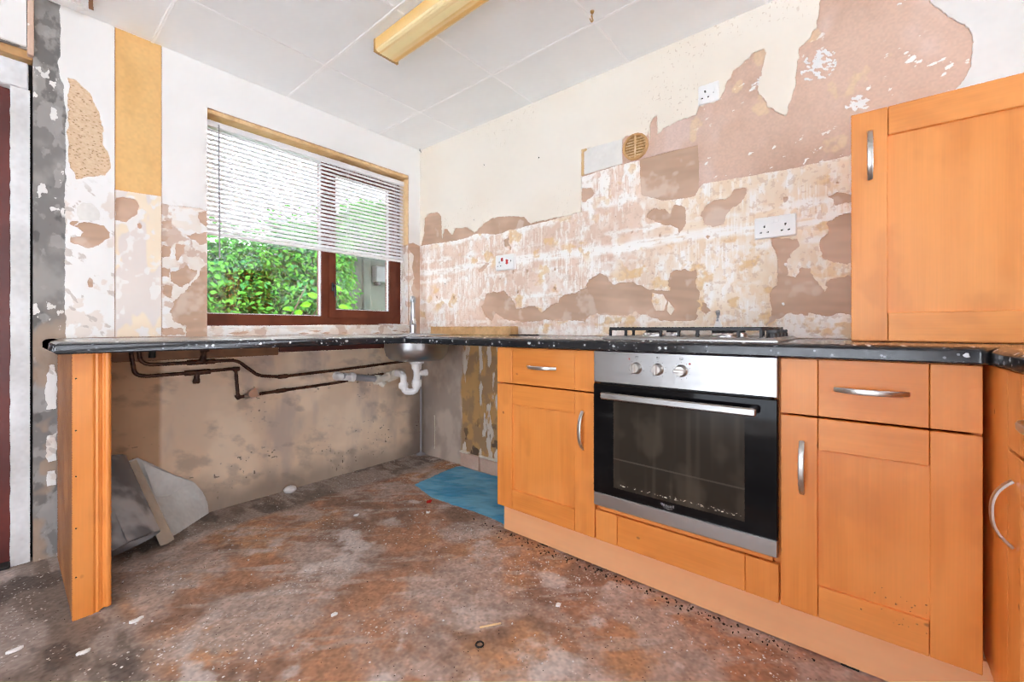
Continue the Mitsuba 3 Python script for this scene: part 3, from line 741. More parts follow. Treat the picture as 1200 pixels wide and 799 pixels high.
bl = thing('venetian_blind', 'white venetian blind half lowered over the kitchen window', 'blind')
YB = 2.655
put(bl + '__headrail', S(cbox(.680, 1.925, YB - .016, YB + .012, 2.022, 2.054, .003), 'm_slat'), 'white headrail')
sx, sw = np.linspace(.678, 1.922, 2), .0128
prof = [(-sw, 0), (-sw * .5, .0016), (0, .0022), (sw * .5, .0016), (sw, 0)]
sv = np.array([(x, y, z + d) for d in (0, -.0005) for x in sx for y, z in prof])
sf = []
for d in (0, 1):
    for q in range(4):
        a, b, c, e = d * 10 + q, d * 10 + q + 1, d * 10 + 5 + q + 1, d * 10 + 5 + q
        sf += [(a, e, c), (a, c, b)] if d else [(a, c, e), (a, b, c)]
slat = trimesh.Trimesh(sv, sf, process=False)
slat_shape = S(slat, 'm_slat', True)
NS = 22
for k in range(NS):
    z = 2.006 - k * (2.006 - 1.480) / (NS - 1)
    put(bl + '__slat', {**slat_shape, 'to_world': T().translate([0, YB, z]).rotate([1, 0, 0], 54)})
put(bl + '__bottom_rail', S(cbox(.678, 1.922, YB - .012, YB + .012, 1.449, 1.467, .004), 'm_slat'), 'white bottom rail')
for x in (.80, 1.12, 1.48, 1.86):
    put(bl + '__ladder_cord', S(cat(cyl((x, YB - .0115, 1.46), (x, YB - .0115, 2.04), .0011, 5), cyl((x, YB + .0115, 1.46), (x, YB + .0115, 2.04), .0011, 5)), 'm_slat'))
put(bl + '__tilt_wand', S(cyl((.738, YB - .024, 1.33), (.736, YB - .018, 2.04), .0035, 8), 'm_greypipe', 40), 'grey tilt wand')
for dx, zb in ((0, 1.115), (.016, 1.20)):
    pts = [(1.893 + dx, YB - .019, 2.04), (1.893 + dx, YB - .021, 1.6), (1.890 + dx, YB - .022, zb)]
    put(bl + '__lift_cord', S(cat(tube(bend(pts, .1), .0016, 6), lathe([(0, 0), (.004, .001), (.006, .012), (.003, .028), (0, .028)], 12).apply_translation((1.890 + dx, YB - .022, zb - .024))), 'm_plastic', 40), 'white lift cord')

# ------------------------------------------------------------------ outside the window
rng = np.random.default_rng(11)


def leaf_mesh(pos, nrm, up, L, W):
    """Leaves of four quads: rows of midrib and edge points, folded along the rib."""
    n = len(pos)
    nrm = nrm / np.linalg.norm(nrm, axis=1, keepdims=True)
    up = up - nrm * (up * nrm).sum(1, keepdims=True)
    up /= np.linalg.norm(up, axis=1, keepdims=True)
    sd = np.cross(nrm, up)
    ts = [(0, 0, 0), (.35, -.5, .12), (.35, 0, 0), (.35, .5, .12), (.7, -.38, .1), (.7, 0, -.03), (.7, .38, .1), (1, 0, -.14)]
    V = np.stack([pos + up * (t * L)[:, None] + sd * (w * W)[:, None] + nrm * (h * W)[:, None] for t, w, h in ts], 1)
    F = np.array([(0, 2, 1), (0, 3, 2), (1, 2, 5), (1, 5, 4), (2, 3, 6), (2, 6, 5), (4, 5, 7), (5, 6, 7)])
    return trimesh.Trimesh(V.reshape(-1, 3), (F[None] + np.arange(n)[:, None, None] * 8).reshape(-1, 3), process=False)


def shell_points(n, centre, radii, lo=.75):
    d = rng.normal(size=(n, 3))
    d /= np.linalg.norm(d, axis=1, keepdims=True)
    d[:, 2] = np.abs(d[:, 2]) * np.where(rng.random(n) < .75, 1, -.6)
    r = rng.uniform(lo, 1.03, n) * (.82 + .36 * meshkit.fbm(d * 2.6 + centre[0], 3))
    return np.asarray(centre) + d * r[:, None] * np.asarray(radii), d


def leaves(blobs, n, L, W):
    P, N = [], []
    tot = sum(b[1][0] * b[1][2] for b in blobs)
    for c, r in blobs:
        p, d = shell_points(int(n * r[0] * r[2] / tot), c, r)
        P.append(p)
        N.append(d)
    P, N = np.vstack(P), np.vstack(N)
    keep = P[:, 2] > -.1
    P, N = P[keep], N[keep]
    N = N + rng.normal(scale=.55, size=N.shape)
    N[:, 2] += .35
    up = rng.normal(scale=.7, size=N.shape) + np.array([0, -.4, -.6])
    s = rng.uniform(.65, 1.25, len(P))
    return leaf_mesh(P, N, up, L * s, W * s)


def stems(base, blobs, n, r=.018):
    out = []
    for k in range(n):
        c, rr = blobs[k % len(blobs)]
        end = np.asarray(c) + rng.normal(scale=.3, size=3) * rr
        b = np.array([c[0] * .7 + base[0] * .3 + rng.uniform(-.15, .15), c[1] + rng.uniform(-.1, .1), -.13])
        mid = (b + end) / 2 + rng.normal(scale=.06, size=3)
        out.append(tube([b, mid, end], [r, r * .7, r * .3], 6))
    return cat(*out)


blobs = [((1.25, 4.35, .80), (.62, .5, 1.10)), ((1.85, 4.45, .9), (.6, .5, 1.25)), ((2.25, 4.7, .95), (.40, .5, 1.35)), ((.55, 4.4, .75), (.55, .5, 1.12)), ((1.5, 4.9, .75), (.7, .5, 1.1))]
hd = thing('laurel_hedge', 'dense bright green laurel hedge behind the left window pane', 'hedge')
put(hd + '__foliage', S(leaves(blobs, 17000, .062, .031), 'm_leaf'), 'mid green leaves', kind='stuff')
inner = [(c, tuple(np.array(r) * .86)) for c, r in blobs]
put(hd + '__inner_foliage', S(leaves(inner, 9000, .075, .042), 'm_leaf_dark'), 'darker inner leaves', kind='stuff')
put(hd + '__stem', S(stems((1.5, 4.5), blobs, 14), 'm_bark', True), 'brown stems', kind='stuff')
bright = []
for k in range(16):
    c = np.array([rng.uniform(1.65, 2.15), rng.uniform(3.86, 3.96), rng.uniform(1.12, 1.40)])
    lf = leaf_mesh(c[None], np.array([[rng.normal(scale=.4), -1, rng.uniform(.2, 1)]]), np.array([[rng.uniform(-1, 1), -.3, rng.uniform(-.9, .2)]]), np.array([.11]), np.array([.06]))
    put(hd + '__leaf', S(lf, 'm_leaf_lime'), 'large lime green leaf' if k == 0 else None)
put(hd + '__shoot', S(cat(*[tube([(x, 4.15, .9), (x + .05, 3.95, 1.15), (x + .12, 3.9, 1.35)], [.008, .006, .003], 6) for x in (1.65, 1.85, 2.0)]), 'm_bark', True), 'young shoots')
tb = [((2.83, 5.3, 1.72), (.15, .25, .80)), ((3.40, 5.3, 2.30), (.62, .26, .46))]
tr = thing('overhanging_shrub', 'leafy green shrub hanging over the grey wall behind the right window pane', 'shrub')
put(tr + '__foliage', S(leaves(tb, 3200, .08, .042), 'm_leaf'), 'green leaves', kind='stuff')
put(tr + '__inner_foliage', S(leaves([(c, tuple(np.array(r) * .85)) for c, r in tb], 1600, .09, .05), 'm_leaf_dark'), 'darker leaves', kind='stuff')
put(tr + '__trunk', S(tube([(2.83, 5.3, -.13), (2.84, 5.3, .7), (2.86, 5.32, 1.5), (3.3, 5.3, 2.4)], [.05, .045, .03, .012], 8), 'm_bark', True), 'brown trunk')
gb = thing('low_bush', 'low pale green bush at the foot of the grey garden wall', 'bush')
mound = trimesh.creation.icosphere(subdivisions=4, radius=1)
mv = mound.vertices
mound.vertices = mv * (1 + .12 * (meshkit.fbm(mv * 4, 4)[:, None] - .5)) * np.array([.55, .34, 1.36]) + np.array([3.42, 4.45, -.12])
put(gb + '__foliage', S(leaves([((3.42, 4.45, -.12), (.58, .36, 1.42))], 3000, .06, .03), 'm_leaf_lime'), 'pale green leaves', kind='stuff')
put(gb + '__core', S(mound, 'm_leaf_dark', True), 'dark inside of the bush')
gw = thing('garden_wall', 'grey-green rendered garden wall behind the right window pane', 'garden wall')
put(gw + '__wall', S(cbox(2.2, 6.5, 5.76, 5.9, -.13, 2.3, .01), 'm_fence'))
for x in (2.6, 3.5, 4.4, 5.3, 6.2):
    put(gw + '__post', S(cbox(x - .06, x + .06, 5.71, 5.762, -.13, 2.3, .008), 'm_fence'))
put(gw + '__coping', S(cbox(2.15, 6.55, 5.71, 5.95, 2.3, 2.36, .01), 'm_fibre'), 'grey coping')
ob = thing('outdoor_box', 'small pale grey box fixed high on the garden wall', 'box')
put(ob + '__case', S(cbox(3.60, 3.95, 5.63, 5.76, 1.66, 1.90, .012), 'm_fibre'))
for x in (3.64, 3.86):
    put(ob + '__bracket', S(cbox(x, x + .05, 5.65, 5.76, 1.61, 1.66, .004), 'm_black'), 'dark bracket')
sh = thing('garden_shed', 'grey roofed garden shed showing over the hedge', 'shed')
put(sh + '__wall', S(cbox(2.15, 4.2, 7.2, 8.8, -.13, 1.9, .02), 'm_fibre'))
rf = prism(Polygon([(-1.2, 1.88), (1.2, 1.88), (0, 2.35)]), 1.9)
v = rf.vertices.copy()
rf.vertices = np.c_[2.3 + v[:, 2] - .1, 8.0 + v[:, 0] * .9, v[:, 1]]
rf.fix_normals()
put(sh + '__roof', S(rf, 'm_fibre'), 'grey pitched roof')

# ------------------------------------------------------------------ kitchen units
def slab_rounded(poly_pts, z0, z1, r, k=9):
    """A worktop: outline (counter-clockwise) with its top edges rolled over by radius r."""
    P = np.asarray(poly_pts, float)
    n = len(P)
    e = np.roll(P, -1, 0) - P
    e /= np.linalg.norm(e, axis=1, keepdims=True)
    nin = np.c_[-e[:, 1], e[:, 0]]
    prev = np.roll(nin, 1, 0)
    mit = (nin + prev) / (1 + (nin * prev).sum(1, keepdims=True))
    loops = [(0.004, z0), (0.0, z0 + .004)]
    for t in np.linspace(0, math.pi / 2, k):
        loops.append((2.0 * r * (1 - math.cos(t)), z1 - r + r * math.sin(t)))
    V = np.vstack([np.c_[P + mit * d, np.full(n, z)] for d, z in loops])
    F = []
    for i in range(len(loops) - 1):
        for j in range(n):
            a, b = i * n + j, i * n + (j + 1) % n
            F += [(a, b, b + n), (a, b + n, a + n)]
    vt, ft = trimesh.creation.triangulate_polygon(Polygon(P), engine='earcut')
    inv = {i: int(np.argmin(((P - q) ** 2).sum(1))) for i, q in enumerate(vt)}
    for f in ft:
        a, b, c = (inv[int(q)] for q in f)
        if np.cross(P[b] - P[a], P[c] - P[a]) < 0:
            b, c = c, b
        t = (len(loops) - 1) * n
        F += [(a + t, b + t, c + t), (a, c, b)]
    m = trimesh.Trimesh(V, F, process=False)
    m.fix_normals()
    return m


def to_man(m):
    return m3.Manifold(m3.Mesh(np.asarray(m.vertices, np.float32), np.asarray(m.faces, np.uint32)))


wt_pts = [(.105, 2.588), (.105, 1.93), (1.395, 1.93), (1.41, 1.915), (1.41, -.209), (1.395, -.224), (.70, -.224), (.70, -.84), (2.041, -.84), (2.041, 2.588)]
wt = slab_rounded(wt_pts, WT0, WT1, .014)
BX, BY = 1.70, 2.20
hole = cyl((BX, BY, .8), (BX, BY, 1.0), .2055, 64)
hole.fix_normals()
wtm = to_man(wt) - to_man(hole) - to_man(box(1.50, 1.94, .215, .735, .80, 1.0))
put('worktop', S(wtm, 'm_worktop', 35), 'black white-flecked laminate worktop running round three sides of the kitchen', 'worktop')


class Side:
    """Local frame of a run of units: X along the run as seen from the room, Y up, Z out of the doors."""

    def __init__(self, X, O):
        self.m = frame(np.array(X, float), np.array([0, 0, 1.0]), np.array(O, float))

    def __call__(self, mesh):
        mesh = mesh.copy()
        mesh.apply_transform(self.m)
        return mesh

    def b(self, x0, x1, z0, z1, o0, o1, c=.0015):
        return self(cbox(x0, x1, z0, z1, o0, o1, c))


RUN = Side((0, -1, 0), (XF, 1.278, 0))       # hob wall: X grows towards the camera
RET = Side((-1, 0, 0), (1.44, -.236, 0))     # return run, doors facing the window wall


def bow(L, c, vertical, depth=.028, w=.0145, t=.0055):
    """A bowed bar handle of length L centred at c = (x, z) of the run's frame."""
    n = 21
    s = np.linspace(-1, 1, n)
    out = depth * (1 - np.abs(s) ** 2.6) * .999
    along = s * L / 2
    V = []
    for i in range(n):
        hw = (w * (.88 + .12 * (1 - s[i] ** 2))) / 2
        ds = np.gradient(out, along)[i]
        nl = np.array([-ds, 1]) / math.hypot(ds, 1)
        for a, q in ((-hw, -t / 2), (hw, -t / 2), (hw, t * .2), (hw * .6, t / 2), (-hw * .6, t / 2), (-hw, t * .2)):
            al, ou = along[i] + nl[0] * q, out[i] + nl[1] * q + t * .5
            V.append((c[0] + a, c[1] + al, ou) if vertical else (c[0] + al, c[1] + a, ou))
    F = []
    for i in range(n - 1):
        for j in range(6):
            a, b = i * 6 + j, i * 6 + (j + 1) % 6
            F += [(a, b, b + 6), (a, b + 6, a + 6)]
    for e in (0, (n - 1) * 6):
        F += [(e, e + 1 + q, e + 2 + q) for q in range(4)]
    m = trimesh.Trimesh(V, F, process=False)
    m.fix_normals()
    return m


ST = .087


def shaker_door(t, side, x0, x1, z0, z1, handle, name='door', hl=.148, out=0.0):
    d = t + '__' + name
    k = put(d, S(side.b(x0, x0 + ST, z0, z1, out - .02, out), 'm_wood_v'), None)
    put(k + '__stile', S(side.b(x1 - ST, x1, z0, z1, out - .02, out), 'm_wood_v'))
    for a, b in ((z0, z0 + ST), (z1 - ST, z1)):
        put(k + '__rail', S(side.b(x0 + ST + .0014, x1 - ST - .0014, a, b, out - .02, out), 'm_wood_h'))
    put(k + '__panel', S(side.b(x0 + ST - .004, x1 - ST + .004, z0 + ST - .004, z1 - ST + .004, out - .018, out - .009), 'm_wood_v'))
    if handle:
        put(k + '__handle', S(side(bow(hl, handle, True).apply_translation((0, 0, out))), 'm_nickel', 40), 'satin metal bow handle')
    return k


def shaker_drawer(t, side, x0, x1, z0, z1, handle=True, name='drawer', out=0.0):
    k = put(t + '__' + name, S(side.b(x0 + ST + .0014, x1 - ST - .0014, z0, z1, out - .02, out - .0012), 'm_wood_h'))
    for a, b in ((x0, x0 + ST), (x1 - ST, x1)):
        put(k + '__stile', S(side.b(a, b, z0, z1, out - .02, out), 'm_wood_v'))
    if handle:
        put(k + '__handle', S(side(bow(.148, ((x0 + x1) / 2, (z0 + z1) / 2), False).apply_translation((0, 0, out))), 'm_nickel', 40), 'satin metal bow handle')
    return k


def carcass(t, side, x0, x1, depth=.58, z0=.15, z1=WT0 - .001):
    b = .018
    put(t + '__carcass', S(cat(side.b(x0, x0 + b, z0, z1, -depth, -.022), side.b(x1 - b, x1, z0, z1, -depth, -.022), side.b(x0 + b, x1 - b, z0, z0 + b, -depth, -.022),
                               side.b(x0 + b, x1 - b, z1 - b, z1, -depth, -.022), side.b(x0 + b, x1 - b, z0 + b, z1 - b, -depth, -depth + .006)), 'm_wood_v'))
    for x in (x0 + .06, x1 - .06):
        for o in (-.14, -depth + .06):
            put(t + '__leg', S(side(cyl((x, 0, o), (x, z0, o), .017, 12)), 'm_black', 40), 'black plastic leg')


g = .0018
u1 = thing('base_unit', 'orange beech base unit with drawer and door left of the oven', 'base unit', 'beech base units')
carcass(u1, RUN, 0, .50)
shaker_drawer(u1, RUN, g, .50 - g, .710, .868)
shaker_door(u1, RUN, g, .50 - g, .152, .704, (.447, .557))
oh = thing('oven_housing', 'beech oven housing with a plain filler front beneath the oven', 'oven housing')
put(oh + '__carcass', S(cat(RUN.b(.50, .518, .15, .871, -.58, -.022), RUN.b(1.082, 1.10, .15, .871, -.58, -.022), RUN.b(.518, 1.082, .15, .168, -.58, -.022), RUN.b(.518, 1.082, .268, .284, -.58, -.004)), 'm_wood_v'))
for x in (.56, 1.04):
    for o in (-.14, -.5):
        put(oh + '__leg', S(RUN(cyl((x, 0, o), (x, .15, o), .017, 12)), 'm_black', 40))
shaker_drawer(oh, RUN, .503, 1.097, .152, .264, False, 'filler_front')
u3 = thing('base_unit', 'orange beech base unit with drawer and stained door right of the oven', 'base unit', 'beech base units')
carcass(u3, RUN, 1.10, 1.50)
shaker_drawer(u3, RUN, 1.10 + g, 1.50 - g, .710, .868)
shaker_door(u3, RUN, 1.10 + g, 1.50 - g, .152, .704, (1.153, .561))
st_rng = np.random.default_rng(8)
dots = []
for k in range(22):
    x, z = st_rng.normal(1.36, .045), st_rng.choice([st_rng.uniform(.245, .285), st_rng.uniform(.205, .235)])
    r = st_rng.uniform(.0006, .0022)
    o = -.0064 if z > .2385 else 0
    dots.append(RUN(cyl((min(x, 1.405), z, o), (min(x, 1.405), z, o + .0006), r, 7)))
put(u3 + '__door__stain', S(cat(*dots), 'm_side'), 'dark spots of dirt', kind='stuff')
u4 = thing('base_unit', 'beech base unit on the return run at the right picture edge', 'base unit', 'beech base units')
carcass(u4, RET, .12, .62, .58)
put(u4 + '__corner_panel', S(RET.b(-.58, -.031, .152, .868, -.02, -.001), 'm_wood_v'))
put(u4 + '__corner_post', S(RET.b(-.03, .119, .152, .868, -.02, 0), 'm_wood_v'), 'plain beech corner post')
shaker_drawer(u4, RET, .12 + g, .62 - g, .710, .868)
shaker_door(u4, RET, .12 + g, .62 - g, .152, .704, (.170, .587), hl=.132)
pl = thing('plinth', 'long beech plinth board under the hob run', 'plinth')
put(pl + '__board', S(box(1.512, 1.528, -.30, 1.296, .007, .149), 'm_wood_pale'))
for y in (0, 1.05):
    put(pl + '__foot', S(box(1.514, 1.526, y, y + .04, 0, .008), 'm_black'))
put('plinth', S(box(.72, 1.511, -.318, -.302, 0, .149), 'm_wood_h'), 'short beech plinth board under the return run', 'plinth')

wc = thing('wall_unit', 'beech wall cabinet standing on the right end of the worktop', 'wall unit')
WU = Side((0, -1, 0), (1.722, .020, 0))
zb = WT1 + .0005
put(wc + '__carcass', S(cat(WU.b(0, .018, zb, 1.632, -.318, -.022), WU.b(.482, .50, zb, 1.632, -.318, -.022), WU.b(.018, .482, zb, zb + .018, -.318, -.022), WU.b(.018, .482, 1.614, 1.632, -.318, -.022), WU.b(.018, .482, zb, 1.63, -.318, -.31)), 'm_wood_v'))
d = shaker_door(wc, WU, .0, .50, zb + .003, 1.632, None)
put(d + '__handle', S(WU(bow(.150, (.046, 1.492), True)), 'm_nickel', 40), 'satin metal bow handle')

# fluted end panel carrying the left end of the worktop
ep = thing('end_panel', 'fluted orange beech end panel carrying the left end of the worktop', 'end panel')
put(ep + '__side', S(box(.146, .162, 1.992, 2.575, 0, .871), 'm_side'), 'beech side board in a brown darkened for its shade')  # shade on this side is put into the colour, darker than the beech
xx = np.linspace(0, .092, 70)
yy = np.zeros_like(xx)
for c0, w, dpt in ((.054, .004, .004), (.064, .003, .003), (.071, .0045, .006)):
    yy += dpt * np.exp(-((xx - c0) / w) ** 2)
yy -= .007 * np.sqrt(np.clip(1 - ((xx - .0835) / .0085) ** 2, 0, 1))
prof = np.vstack([np.c_[.1455 + xx, 1.974 + yy], [(.2375, 1.9915), (.1455, 1.9915)]])
fl = prism(Polygon(prof), .871)
fm = to_man(fl)
cut = trimesh.convex.convex_hull(np.array([(.19, 1.9, -.01), (.25, 1.9, -.01), (.25, 1.9, .012), (.222, 1.9, .010), (.19, 2.1, -.01), (.25, 2.1, -.01), (.25, 2.1, .012), (.222, 2.1, .010)]))
put(ep + '__pilaster', S(fm - to_man(cut), 'm_wood_v', 30), 'fluted front post')
put(ep + '__screw_hole', S(cat(*[cyl((.153, 1.9735, z), (.153, 1.976, z), .0025, 8) for z in (.79, .62, .47, .30, .14)]), 'm_dark'))

# ------------------------------------------------------------------ oven
ov = thing('built_in_oven', 'stainless and black glass built-in electric oven under the hob', 'oven')
ox0, ox1 = .503, 1.097
put(ov + '__body', S(RUN.b(.522, 1.078, .286, .868, -.55, -.002), 'm_black'))
cp = put(ov + '__control_panel', S(RUN.b(ox0, ox1, .7515, .8705, -.002, .016, .003), 'm_steel'), 'brushed stainless control panel')
for k, (x, ang) in enumerate([(.672, 0), (.748, 0), (.826, 90)]):
    kz = .814
    base = lathe([(0, 0), (.0205, 0), (.0205, .004), (.017, .008), (.0165, .020), (.015, .0225), (0, .0225)], 32)
    grip = cbox(-.0055, .0055, -.0175, .0175, .020, .031, .002)
    grip.apply_transform(trimesh.transformations.rotation_matrix(math.radians(ang), (0, 0, 1)))
    base.apply_translation((x, kz, .016))
    grip.apply_translation((x, kz, .016))
    kb = put(cp + '__knob', S(RUN(cat(base, grip)), 'm_nickel', 30), 'round metal knob')
    mk = []
    for a in np.arange(0, 360, 36):
        if a in (90,):
            continue
        q = math.radians(a + 90)
        mk.append(RUN.b(x + .0275 * math.cos(q) - .001, x + .0275 * math.cos(q) + .001, kz + .0275 * math.sin(q) - .001, kz + .0275 * math.sin(q) + .001, .0155, .0164, .0001))
    mk += [RUN.b(x - .005, x + .005, kz + .036, kz + .0375, .0155, .0164, .0001), RUN.b(x - .005, x + .005, kz + .041, kz + .0425, .0155, .0164, .0001),
           RUN.b(x - .005, x - .0038, kz + .036, kz + .0425, .0155, .0164, .0001), RUN.b(x + .0038, x + .005, kz + .036, kz + .0425, .0155, .0164, .0001)]
    put(cp + '__dial_marking', S(cat(*mk), 'm_black'), 'small dark dial marks')
for x, z in ((.646, .845), (.853, .838)):
    put(cp + '__indicator_light', S(RUN(lathe([(0, 0), (.0032, 0), (.0032, .0012), (0, .002)], 12).apply_translation((x, z, .016))), 'm_red'), 'small red indicator')
od = put(ov + '__door', S(RUN.b(ox0, ox1, .339, .7475, -.002, .018, .003), 'm_blackglass'), 'black glass door')
put(od + '__window', S(RUN.b(.585, 1.012, .372, .690, .0182, .0188, .0002), 'm_ovenglass'), 'smeared brown oven window')
hb = cat(RUN.b(.552, 1.048, .698, .722, .046, .060, .004), RUN.b(.556, .574, .700, .720, .018, .047, .002), RUN.b(1.026, 1.044, .700, .720, .018, .047, .002))
put(od + '__handle', S(hb, 'm_steel'), 'flat stainless bar handle')
put(od + '__trim', S(RUN.b(ox0, ox1, .289, .3385, -.002, .017, .003), 'm_steel'), 'stainless bottom strip')
lg = []
for k, (w, h, dy) in enumerate([(.005, .007, .004), (.005, .007, .002), (.004, .008, 0), (.005, .007, 0), (.004, .007, .002), (.005, .007, .004)]):
    x = .760 + k * .0075
    lg.append(RUN(prism(Polygon([(x, .352 + dy), (x + w, .352 + dy), (x + w, .352 + dy + h), (x, .352 + dy + h)]).difference(sbox(x + .0015, .352 + dy + .0015, x + w - .0012, .352 + dy + h - .0015)), .0004).apply_translation((0, 0, .018))))
arc = [(.783 + .015 * math.cos(t), .3515 + .005 * math.sin(t)) for t in np.linspace(math.pi, 2 * math.pi, 14)]
lg.append(RUN(prism(Polygon(arc + [(a, b + .0016) for a, b in arc[::-1]]), .0004).apply_translation((0, 0, .018))))
put(od + '__emblem', S(cat(*lg), 'm_greypipe'), 'tiny grey maker mark')
crumb = []
for k in range(60):
    x, z = st_rng.uniform(.60, 1.0), .383 + abs(st_rng.normal(0, .004))
    crumb.append(RUN.b(x, x + st_rng.uniform(.001, .006), z, z + .0015, .0186, .0192, .0002))
put(od + '__crumb', S(cat(*crumb), 'm_oldplastic'), 'pale crumbs along the bottom of the window', kind='stuff')

# ------------------------------------------------------------------ gas hob
hob = thing('gas_hob', 'stainless four-burner gas hob with black pan supports', 'hob')
tray = []
for z, ins in ((.9125, .0), (.916, .0), (.925, .012), (.925, .03), (.921, .04)):
    tray.append([(1.47 + ins, .187 + ins, z), (1.97 - ins, .187 + ins, z), (1.97 - ins, .763 - ins, z), (1.47 + ins, .763 - ins, z)])
V = np.array(tray).reshape(-1, 3)
F = [(0, 2, 1), (0, 3, 2)]
for i in range(4):
    for j in range(4):
        a, b = i * 4 + j, i * 4 + (j + 1) % 4
        F += [(a, b, b + 4), (a, b + 4, a + 4)]
F += [(16, 17, 18), (16, 18, 19)]
put(hob + '__tray', S(trimesh.Trimesh(V, F, process=False), 'm_steel'), 'stainless tray')
for y in (.61, .365):
    for x in (1.60, 1.83):
        r = .042 if x < 1.7 else .034
        b = put(hob + '__burner', S(lathe([(0, .921), (r, .921), (r, .930), (r * .92, .936), (r * .8, .938), (0, .938)], 32).apply_translation((x, y, 0)), 'm_chrome', 40), 'bright burner ring')
        put(b + '__cap', S(lathe([(0, .938), (r * .72, .938), (r * .76, .942), (r * .7, .946), (0, .947)], 32).apply_translation((x, y, 0)), 'm_iron', 40), 'black burner cap')
for y0, y1 in ((.488, .740), (.238, .482)):
    x0, x1, zt, zu, w = 1.502, 1.945, .9585, .9465, .0042
    ym = (y0 + y1) / 2
    outline = sbox(x0, y0, x1, y1).buffer(.008).difference(sbox(x0 + w, y0 + w, x1 - w, y1 - w).buffer(.005))
    bar = [prism(outline, zt - zu).apply_translation((0, 0, zu))]
    for x in (1.60, 1.83):
        for dx, dy in ((1, 0), (-1, 0), (0, 1), (0, -1)):
            if dx:
                far = (x0 if dx < 0 else 1.715) if x < 1.7 else (1.715 if dx < 0 else x1)
                bar.append(cbox(x + dx * .022, far, ym - w, ym + w, zu, zt, .001))
            else:
                bar.append(cbox(x - w, x + w, ym + dy * .022, y1 if dy > 0 else y0, zu, zt, .001))
    bar.append(cbox(1.715 - w, 1.715 + w, y0, y1, zu, zt, .001))
    for x in (x0 - .003, 1.715, x1 + .003):
        for y in (y0 - .003, y0 + .06, y1 - .06, y1 + .003):
            if x != 1.715 or y in (y0 - .003, y1 + .003):
                bar.append(cbox(x - .0045, x + .0045, y - .0045, y + .0045, .921, zu + .003, .001))
    put(hob + '__pan_support', S(cat(*bar), 'm_iron', 40), 'black iron pan support')
for k in range(4):
    x = 1.56 + .085 * k
    kn = cat(lathe([(0, .922), (.016, .922), (.0155, .936), (.0135, .940), (0, .940)], 20).apply_translation((x, .2155, 0)), cbox(x - .0035, x + .0035, .2015, .2295, .939, .949, .001))
    put(hob + '__control_knob', S(kn, 'm_black', 30), 'black control knob')

# ------------------------------------------------------------------ sink, tap, waste
sk = thing('round_sink', 'round stainless sink bowl set into the worktop corner', 'sink')
prof = [(.224, .9122), (.224, .914), (.205, .9155), (.199, .910), (.197, .83), (.188, .785), (.165, .760), (.12, .748), (.03, .744), (.03, .742), (.12, .746), (.166, .757), (.191, .782), (.2005, .83), (.2025, .9122)]
bowl = lathe(prof + [prof[0]], 64)
bowl.fix_normals()
put(sk + '__bowl', S(bowl.apply_translation((BX, BY, 0)), 'm_steel', 40), 'brushed steel bowl')
put(sk + '__drain', S(lathe([(0, .741), (.04, .741), (.04, .747), (.028, .748), (.02, .744), (0, .744)], 32).apply_translation((BX, BY, 0)), 'm_chrome', 40), 'drain ring')
tp = thing('tap', 'slim chrome pillar tap at the corner end of the worktop', 'tap')
TX, TY = 1.845, 2.43
put(tp + '__body', S(lathe([(0, .9125), (.030, .9125), (.030, .916), (.023, .922), (.022, 1.0), (.016, 1.012), (.0145, 1.10), (.0145, 1.135), (0, 1.135)], 28).apply_translation((TX, TY, 0)), 'm_tap', 40))
put(tp + '__handle', S(cat(lathe([(0, 1.135), (.017, 1.135), (.020, 1.148), (.019, 1.168), (.012, 1.18), (0, 1.182)], 24).apply_translation((TX, TY, 0)), tube([(TX, TY, 1.16), (TX - .012, TY - .022, 1.145)], .006, 8)), 'm_tap', 40), 'chrome lever top')
put(tp + '__spout', S(tube(bend([(TX - .008, TY - .010, .985), (TX - .04, TY - .065, 1.01), (TX - .065, TY - .10, 1.01), (TX - .068, TY - .106, .985)], .02), .0105, 14), 'm_chrome', 40), 'short chrome spout')

ws = thing('waste_trap', 'white plastic waste trap hanging under the round sink', 'waste trap')
put(ws + '__flange', S(lathe([(0, .742), (.047, .742), (.047, .730), (.034, .722), (0, .722)], 32).apply_translation((BX, BY, 0)), 'm_plastic', 40))
lx, ly = -.6366, .7712      # towards the left of the bowl as the camera sees it
path = bend([(BX, BY, .725), (BX, BY, .545), (BX + lx * .085, BY + ly * .085, .545), (BX + lx * .085, BY + ly * .085, .66), (BX + lx * .075, BY + .145, .658)], .055, 9)
put(ws + '__u_bend', S(tube(path, .021, 16), 'm_plastic', 40))
for c, r, h in (((BX, BY, .60), .030, .045), ((BX, BY, .705), .030, .035), ((BX + lx * .085, BY + ly * .085, .585), .029, .035)):
    put(ws + '__collar', S(lathe([(0, -h / 2), (r, -h / 2), (r + .002, 0), (r, h / 2), (0, h / 2)], 14).apply_translation(c), 'm_plastic', 20), 'ribbed collar')
put(ws + '__overflow_inlet', S(cat(cyl((BX, BY, .66), (BX + .055, BY - .02, .665), .017, 14), cyl((BX + .05, BY - .018, .665), (BX + .065, BY - .0235, .666), .022, 14)), 'm_plastic', 40))
wp = thing('waste_pipe', 'grey waste pipe with cream couplings along the wall under the worktop', 'pipe')
put(wp + '__pipe', S(tube([(1.37, 2.52, .650), (1.66, 2.52, .604)], .021, 16), 'm_greypipe', 40))
put(wp + '__elbow', S(cat(tube(bend([(1.372, 2.592, .647), (1.372, 2.52, .647), (1.43, 2.52, .641)], .03), .025, 16), cyl((1.42, 2.52, .6425), (1.445, 2.52, .6385), .031, 16), cyl((1.372, 2.585, .647), (1.372, 2.5985, .647), .029, 16)), 'm_plastic', 40), 'white elbow into the wall')
